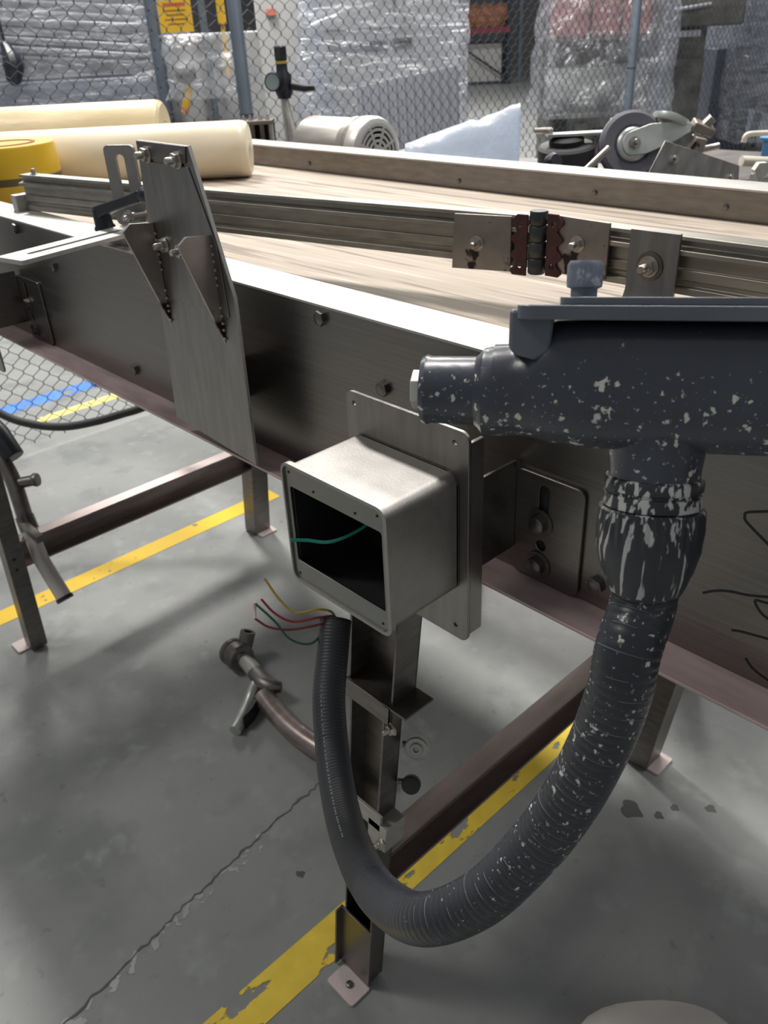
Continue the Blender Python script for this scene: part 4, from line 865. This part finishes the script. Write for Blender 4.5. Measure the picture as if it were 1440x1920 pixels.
# pipe fitting lying on the floor below the belt
pf = root('pipe_fitting', (-1.5, 0.87, 0), 'dull steel pipe fitting with handle lying on the floor under the belt', 'pipe fitting')
a0 = Vector((-1.690, 0.925, 0.046)); hd = Vector((0.62, -0.05, 0.10)).normalized()
part('cap', MB().lathe([(0, -0.040), (0.036, -0.038), (0.041, -0.032), (0.041, -0.018), (0.037, -0.016), (0.037, -0.010), (0.041, -0.008), (0.041, 0.026), (0.036, 0.032), (0.024, 0.034), (0.024, 0.046), (0, 0.048)], a0, hd, 30), STEEL_DARK, pf, label='round grooved end cap')
part('port', MB().lathe([(0.022, 0), (0.022, 0.034), (0.022, 0.046), (0.013, 0.046), (0.013, 0.032), (0, 0.031)], a0 + Vector((0.0, 0.03, 0.015)), (-0.1, 0.5, 1), 20), STEEL_DARK, pf)
part('neck', MB().tube([a0 + hd * 0.04, (-1.612, 0.918, 0.055), (-1.580, 0.912, 0.055)], [0.019, 0.022, 0.022], 18), STEEL_TOP, pf)
part('yoke', MB().tube([(-1.585, 0.912, 0.055), (-1.53, 0.900, 0.055), (-1.50, 0.905, 0.056), (-1.478, 0.925, 0.057)], [0.021, 0.026, 0.025, 0.014], 16), STEEL_DARK, pf)
part('pipe', MB().tube(spline([(-1.500, 0.880, 0.040), (-1.43, 0.868, 0.034), (-1.33, 0.862, 0.031), (-1.22, 0.872, 0.031), (-1.05, 0.90, 0.031)], 6), 0.029, 20), BEAM, pf, label='brownish pipe')
part('handle', MB().tube(spline([(-1.545, 0.888, 0.050), (-1.528, 0.862, 0.046), (-1.512, 0.835, 0.034), (-1.490, 0.795, 0.020), (-1.470, 0.760, 0.0175)], 6), 0.0165, 16), ZINC, pf, label='bright bent handle')
part('blade', MB().prism([[(-0.004, 0), (0.006, 0), (0.010, -0.045), (0.003, -0.085), (-0.004, -0.045)]], mat4((-1.505, 0.862, 0.004), (0.9, 0.43, 0), (-0.43, 0.9, 0), (0, 0, 1)), 0.045), PLASTIC_K, pf)
sk = MB(); rings = []
for i in range(13):
    t = -1 + 2 * i / 12; ring = []; rr_ = math.sqrt(max(0.001, 1 - abs(t) ** 3.0))
    for j in range(24):
        a = 2 * math.pi * j / 24
        v = Vector((-0.235, 0.785, 0.0)) + RD * (t * 0.165) + Vector((0.722, -0.69, 0)) * (0.13 * rr_ * math.cos(a)) + Vector((0, 0, 0.052 + 0.050 * rr_ * math.sin(a) * (1 + 0.16 * t)))
        v += Vector((0, 0, 0.006)) * noise.noise(v * 14); v.z = max(v.z, 0.002); ring.append(v)
    rings.append(ring)
part('cloth_sack', sk.loft(rings), SACK, None, sharp=80, thing=('pale grey rounded sack at the bottom edge of the photo', 'sack'))

# ------------------------------------------------------------------ beyond the fence
FW = Vector((-0.722, 0.69, 0)).normalized()
def VB(o, a, b, mb=None):     # box aligned with the view: a, b = (right, away, up)
    mb = mb or MB(); R = Matrix((RD, FW, Vector((0, 0, 1)))).transposed()
    return mb.box(a, b, R, o)
def sheet(o, prof, height0, height1, n=40, m=18, amp=0.03, seed=0, taper=None):
    """closed crumpled film around a footprint (list of (right, away)); n points round, m up"""
    R = Matrix((RD, FW, Vector((0, 0, 1)))).transposed(); o = Vector(o); b = MB(); rings = []
    per = []; k = len(prof)
    for i in range(k):
        a_, b_ = Vector(prof[i]), Vector(prof[(i + 1) % k])
        for j in range(n // k): per.append(a_.lerp(b_, j / (n // k)))
    for q in range(m + 1):
        t = q / m; z = height0 + (height1 - height0) * t; s = taper(t) if taper else 1.0; ring = []
        for p in per:
            v = o + R @ Vector((p.x * s, p.y * s, z))
            d = Vector((v.x - o.x, v.y - o.y, 0)).normalized()
            v += d * amp * (noise.noise(Vector((v.x * 5 + seed, v.y * 5, v.z * 7))) + 0.6 * noise.noise(v * 13))
            ring.append(v)
        rings.append(ring)
    return b.loft(rings, caps=False)
def rect(w, d): return [(-w / 2, -d / 2), (w / 2, -d / 2), (w / 2, d / 2), (-w / 2, d / 2)]
def pallet(r, o, w, d):
    for q in range(5):
        y0 = -d / 2 + q * (d - 0.1) / 4
        part('pallet_board', VB(o, (-w / 2, y0, 0.10), (w / 2, y0 + 0.1, 0.12)), WOOD, r)
    for x in (-w / 2, -0.05, w / 2 - 0.1):
        part('pallet_block', VB(o, (x, -d / 2, 0), (x + 0.1, d / 2, 0.0995)), WOOD, r)

# wrapped stack of sheets, far left
o = Vector((-6.20, 2.86, 0)); ws = root('wrapped_sheet_stack', tuple(o), 'film wrapped stack of silver sheets at the left beyond the fence', 'pallet load')
pallet(ws, o, 1.5, 0.8)
part('crate', VB(o, (-0.72, -0.38, 0.121), (0.72, 0.38, 1.40)), CRATE, ws, bevel=0.01)
for i in range(13):
    z = 1.50 + i * 0.052
    R = Matrix((RD, FW, Vector((0, 0, 1)))).transposed() @ Matrix.Rotation(0.09 + random.uniform(-0.015, 0.015), 3, 'Y')
    part('sheet', MB().box((-0.72 + random.uniform(-.03, .03), -0.36 + random.uniform(-.02, .02), -0.008), (0.69, 0.36, 0.008), R, o + Vector((0, 0, z + 0.03))), SHEETS, ws, bevel=0.003)
part('corner_post', VB(o, (0.705, -0.41, 0.121), (0.76, -0.365, 2.2)), GALV, ws)
part('stretch_film', sheet(o, rect(1.6, 0.92), 0.5, 2.2, 48, 20, 0.03, 3), FILM_STACK, ws, sharp=80)
part('hanging_bundle', MB().tube(spline([(-6.00, 2.41, 1.62), (-5.94, 2.41, 1.52), (-5.95, 2.40, 1.44), (-5.96, 2.39, 1.39)], 4), [0.03, 0.035, 0.045, 0.055, 0.06, 0.065, 0.06, 0.055, 0.05, 0.05, 0.045, 0.03, 0.02], 10).tube([(-6.00, 2.41, 1.62), (-6.02, 2.42, 2.19)], 0.012, 8), PLASTIC_K, ws, label='dark bundle hanging at the left')

# machine with the yellow caution placard
o = Vector((-4.765, 2.885, 0)); mc = root('packaging_machine', tuple(o), 'grey machine frame with yellow caution sign beyond the fence', 'machine')
for (a, r) in ((-0.10, 0.036), (0.185, 0.020)):
    part('frame_post', MB().tube([o + RD * a, o + RD * a + Vector((0, 0, 2.3))], r, 16), GALV, mc)
part('cabinet', VB(o, (-0.13, 0.06, 0), (0.42, 0.55, 1.62)), CABIN, mc, bevel=0.01)
part('cross_bar', VB(o, (-0.14, -0.03, 1.12), (0.40, 0.03, 1.16)), GALV, mc)
sg = part('caution_sign', VB(o, (-0.05, -0.052, 1.63), (0.135, -0.044, 1.785)), SIGN_Y, mc, label='yellow caution sign with red heading')
part('sign_heading', VB(o, (-0.020, -0.0535, 1.757), (0.105, -0.0524, 1.772)), flat('sign_red', (196, 92, 44)), sg)
for k_, (w_, z_) in enumerate(((0.12, 1.733), (0.10, 1.712), (0.125, 1.690), (0.09, 1.668))):
    part('sign_text', VB(o, (0.042 - w_ / 2, -0.0535, z_), (0.042 + w_ / 2, -0.0524, z_ + 0.006)), flat('sign_brown', (150, 104, 30)), sg)
part('yellow_valve', VB(o, (0.275, -0.04, 1.66), (0.315, 0.0, 1.79), VB(o, (0.285, -0.03, 1.40), (0.305, -0.01, 1.67))), SIGN_Y, mc, label='yellow valve on a thin pipe')
part('grip_handle', MB().tube([o + RD * 0.035 - FW * 0.10 + Vector((0, 0, 1.255)), o + RD * 0.075 - FW * 0.10 + Vector((0, 0, 1.375))], 0.022, 12), SIGN_Y, mc, label='yellow grip handle')
part('handle_tip', MB().tube([o + RD * 0.025 - FW * 0.10 + Vector((0, 0, 1.225)), o + RD * 0.035 - FW * 0.10 + Vector((0, 0, 1.257))], 0.023, 12), flat('orange_tip', (214, 150, 100)), mc)
part('motor_head', MB().lathe([(0, 0), (0.05, 0), (0.06, 0.03), (0.06, 0.07), (0.04, 0.09), (0, 0.09)], o + RD * 0.07 - FW * 0.09 + Vector((0, 0, 1.40)), (0.3, -0.5, 0.9), 20), MACH, mc)
part('stretch_film', sheet(o + RD * 0.18, rect(0.42, 0.5), 1.30, 1.62, 40, 10, 0.07, 11), FILM, mc, sharp=80)
part('gearbox', VB(o, (-0.06, -0.14, 0.9), (0.30, 0.04, 1.13)), MACH, mc, bevel=0.01)

# wrapped pale cabinet in the middle
o = Vector((-5.22, 5.04, 0)); cbn = root('wrapped_cabinet', tuple(o), 'pale cabinet wrapped in shiny film in the middle beyond the fence', 'cabinet')
pallet(cbn, o, 1.06, 0.8)
part('shell', VB(o, (-0.50, -0.38, 0.121), (0.50, 0.38, 2.15)), CABIN, cbn, bevel=0.01)
part('door', VB(o, (-0.47, -0.392, 1.60), (0.10, -0.381, 2.1)), CABIN, cbn, bevel=0.006)
part('slot', VB(o, (-0.45, -0.388, 1.46), (-0.02, -0.381, 1.52)), flat('slot_shadow_grey', (86, 90, 100)), cbn, label='dark horizontal slot')
part('slot', VB(o, (0.02, -0.388, 1.46), (0.16, -0.381, 1.53)), DARK, cbn)
part('door_handle', VB(o, (0.03, -0.405, 1.70), (0.05, -0.3925, 1.86)), MACH, cbn)
part('label_tag', VB(o, (-0.93, 0.08, 1.72), (-0.86, 0.10, 1.76)), flat('orange_label', (196, 108, 84)), cbn)
part('side_box', VB(o, (-1.02, 0.11, 0.121), (-0.53, 0.5, 2.1)), CABIN, cbn, bevel=0.01)
part('stretch_film', sheet(o, rect(1.12, 0.9), 0.7, 2.2, 56, 24, 0.035, 21), FILM, cbn, sharp=80)
part('stretch_film', sheet(o - FW * 0.30 - RD * 0.55, rect(0.16, 0.10), 0.9, 2.2, 24, 20, 0.05, 33, lambda t: 2.2 - 1.6 * t), FILM, cbn, sharp=80, label='loose gathered film hanging at the left corner')
# leaning ribbed slab
sl = root('leaning_panel', (-4.05, 4.1, 0), 'blue grey ribbed plastic panel leaning in front of the wrapped cabinet', 'panel')
t0, t1 = Vector((-4.37, 3.90, 1.285)), Vector((-3.96, 4.42, 1.375)); b1, b0 = Vector((-3.72, 4.20, 0.01)), Vector((-4.10, 3.72, 0.01))
nn_ = (t1 - t0).cross(b0 - t0).normalized()
if nn_.dot(FW) > 0: nn_ = -nn_
part('panel', MB().hexa([b0, b1, t1, t0, b0 - nn_ * 0.02, b1 - nn_ * 0.02, t1 - nn_ * 0.02, t0 - nn_ * 0.02]), SLABM, sl, bevel=0.003)
for k_ in range(12):
    f_ = (k_ + 0.5) / 12
    pb, pt = b0.lerp(b1, f_), t0.lerp(t1, f_); wv = (t1 - t0).normalized() * 0.010
    part('rib', MB().hexa([pb - wv, pb + wv, pt + wv, pt - wv, pb - wv + nn_ * 0.008, pb + wv + nn_ * 0.008, pt + wv + nn_ * 0.008, pt - wv + nn_ * 0.008]), SLABM, sl)
part('support_frame', MB().tube([t0.lerp(t1, 0.5) - nn_ * 0.04 - Vector((0, 0, 0.2)), t0.lerp(t1, 0.5) + FW * 0.30 + Vector((0, 0, -1.355))], 0.015, 10), GALV, sl)
# yellow box beside it, far rack, doors, columns
part('yellow_carton', VB(Vector((-19.3, 21.9, 0)), (-0.22, -0.2, 0.0), (0.2, 0.2, 1.06)), YELBOX, None, bevel=0.04, thing=('upright yellow carton left of the far rack', 'box'))
o = Vector((-17.9, 21.0, 0)); rk = root('pallet_rack', tuple(o), 'dark blue pallet rack with red beams in the far distance', 'rack')
for a in (-0.62, 0.78):
    for b_ in (0, 1.0):
        part('upright', VB(o, (a - 0.06, b_, 0), (a + 0.06, b_ + 0.1, 3.4)), RACK_B, rk)
for z in (1.33, 2.75):
    part('beam', VB(o, (-1.6, -0.03, z), (0.80, 0.0, z + 0.14)), RACK_R, rk)
    part('beam', VB(o, (-1.6, 1.1, z), (0.80, 1.14, z + 0.14)), RACK_R, rk)
part('brace', MB().tube([o + RD * -0.58 + Vector((0, 0, 1.0)), o + RD * 0.74 + Vector((0, 0, 0.15))], 0.03, 8).tube([o + RD * -0.58 + Vector((0, 0, 0.06)), o + RD * 0.74 + Vector((0, 0, 0.06))], 0.04, 8).tube([o + RD * -0.58 + Vector((0, 0, 1.12)), o + RD * 0.74 + Vector((0, 0, 1.12))], 0.04, 8), RACK_B, rk)
part('white_carton', VB(o, (-0.45, 0.3, 0.0), (0.6, 0.9, 1.05)), CABIN, None, thing=('pale carton under the rack beam in the far distance', 'box'))
hp = MB()
for k_ in range(6):
    hp.lathe([(0, 0), (0.30, 0.0), (0.36, 0.14), (0.30, 0.32), (0.12, 0.42), (0, 0.44)], o + RD * (-0.42 + 0.2 * k_) + FW * 0.5 + Vector((0, 0, 1.48 + (0.16 if k_ % 2 else 0))), (0.1, 0.1, 1), 12)
part('orange_bundle', hp, ORANGE, None, thing=('orange brown bundle on the red rack beam', 'bundle'))
for (a, w_, c_, nm, lab) in ((1.15, 0.10, GALV, 'steel_column', 'thin grey column right of the far rack'), (2.05, 0.75, WALLM, 'sliding_door', 'dull grey door panel in the far wall'), (3.05, 0.30, MACH, 'dark_column', 'dark column beside the far door panel')):
    part(nm, VB(Vector((-18.6, 21.8, 0)), (a, 0.3, 0), (a + w_, 0.5, 4.5)), c_, None, thing=(lab, 'column' if 'column' in nm else 'door'))
# wrapped red load
o = Vector((-5.35, 8.02, 0)); wr = root('wrapped_red_load', tuple(o), 'film draped load with red goods on top of dark machinery', 'pallet load')
pallet(wr, o, 1.1, 0.8)
part('machine_base', VB(o, (-0.50, -0.36, 0.121), (0.50, 0.36, 0.78)), MACH, wr, bevel=0.01)
for k_ in range(5):
    part('machine_block', VB(o, (-0.46 + 0.2 * k_, -0.40 - 0.03 * (k_ % 2), 0.5), (-0.33 + 0.2 * k_, -0.361, 0.74 - 0.05 * (k_ % 3))), MACH if k_ % 2 else DARK, wr)
part('hopper', MB().lathe([(0.20, 0.785), (0.33, 0.86), (0.40, 1.0), (0.42, 1.16), (0.43, 1.18), (0.40, 1.18), (0.36, 1.0), (0, 0.95)], o - RD * 0.08, (0, 0, 1), 40), STEEL_TOP, wr, label='round bright rimmed hopper')
part('drum', MB().tube([o - RD * 0.4 + Vector((0, 0, 1.30)), o + RD * 0.42 + Vector((0, 0, 1.30))], 0.115, 20), MACH, wr)
for k_ in range(3):
    part('red_carton', VB(o, (-0.42 + 0.29 * k_, -0.33, 1.43), (-0.15 + 0.29 * k_, 0.3, 2.2)), RED, wr, bevel=0.02)
part('shelf', VB(o, (-0.48, -0.36, 1.405), (0.5, 0.36, 1.429)), MACH, wr)
for a in (-0.47, 0.46):
    part('shelf_post', VB(o, (a - 0.02, 0.30, 0.78), (a + 0.02, 0.34, 1.404)), MACH, wr)
part('stretch_film', sheet(o, rect(1.06, 0.9), 0.75, 2.25, 56, 26, 0.05, 41, lambda t: 1.12 - 0.22 * t), FILM_LITE, wr, sharp=80)
part('stretch_film', sheet(o + RD * 0.62 - FW * 0.30, rect(0.10, 0.10), 0.6, 2.2, 16, 20, 0.03, 47, lambda t: 1.7 - 0.6 * t), FILM_LITE, wr, sharp=80, label='loose film tail at the right side')
# dark machinery between and the slate tank at the right
o = Vector((-5.6, 9.6, 0)); dm = root('press_machine', tuple(o), 'dark greenish press with pale levers behind the red load', 'machine')
part('column', VB(o, (-0.1, 0, 0), (0.55, 0.6, 1.15)), MACH, dm, bevel=0.02)
part('head', VB(o, (-0.05, -0.1, 1.45), (0.9, 0.5, 1.75)), MACH, dm, bevel=0.03)
part('head', VB(o, (0.1, -0.05, 1.9), (0.8, 0.5, 2.4)), TANK, dm, bevel=0.03)
part('neck', VB(o, (0.25, 0.05, 1.149), (0.55, 0.45, 1.92)), MACH, dm)
part('lever', MB().tube([o + RD * 0.1 - FW * 0.12 + Vector((0, 0, 1.62)), o + RD * 0.5 - FW * 0.12 + Vector((0, 0, 1.66))], 0.02, 10), CRATE, dm)
part('pale_plate', VB(o, (0.05, -0.14, 1.36), (0.42, -0.101, 1.42)), CRATE, dm)
o = Vector((-5.35, 11.3, 0)); tk = root('slate_tank', tuple(o), 'large dark slate tank under dusty film at the right edge', 'tank')
part('shell', MB().lathe([(0.1, 0.35), (0.55, 0.5), (0.62, 0.62), (0.62, 1.25), (0.60, 1.27), (0.62, 1.29), (0.62, 2.2), (0.3, 2.35), (0, 2.36)], o + RD * 0.70, (0, 0, 1), 48), TANK, tk)
for a in (0, 1, 2, 3):
    an = math.pi / 4 + a * math.pi / 2
    part('leg', MB().tube([o + RD * (0.70 + 0.45 * math.cos(an)) + FW * (0.45 * math.sin(an)), o + RD * (0.70 + 0.45 * math.cos(an)) + FW * (0.45 * math.sin(an)) + Vector((0, 0, 0.55))], 0.04, 10), TANK, tk)
part('brace', MB().tube([o + RD * -0.10 - FW * 0.66 + Vector((0, 0, 0.0)), o + RD * 0.24 - FW * 0.66 + Vector((0, 0, 1.8))], 0.045, 12), MACH, tk, label='slanting dark brace')
part('side_tank', VB(o, (-0.42, -0.1, 0.0), (0.1, 0.5, 1.2)), TANK, tk, bevel=0.02)
part('stretch_film', sheet(o + RD * 0.55, rect(1.7, 1.7), 0.2, 2.3, 48, 20, 0.05, 61), FILM_DARK, tk, sharp=80)
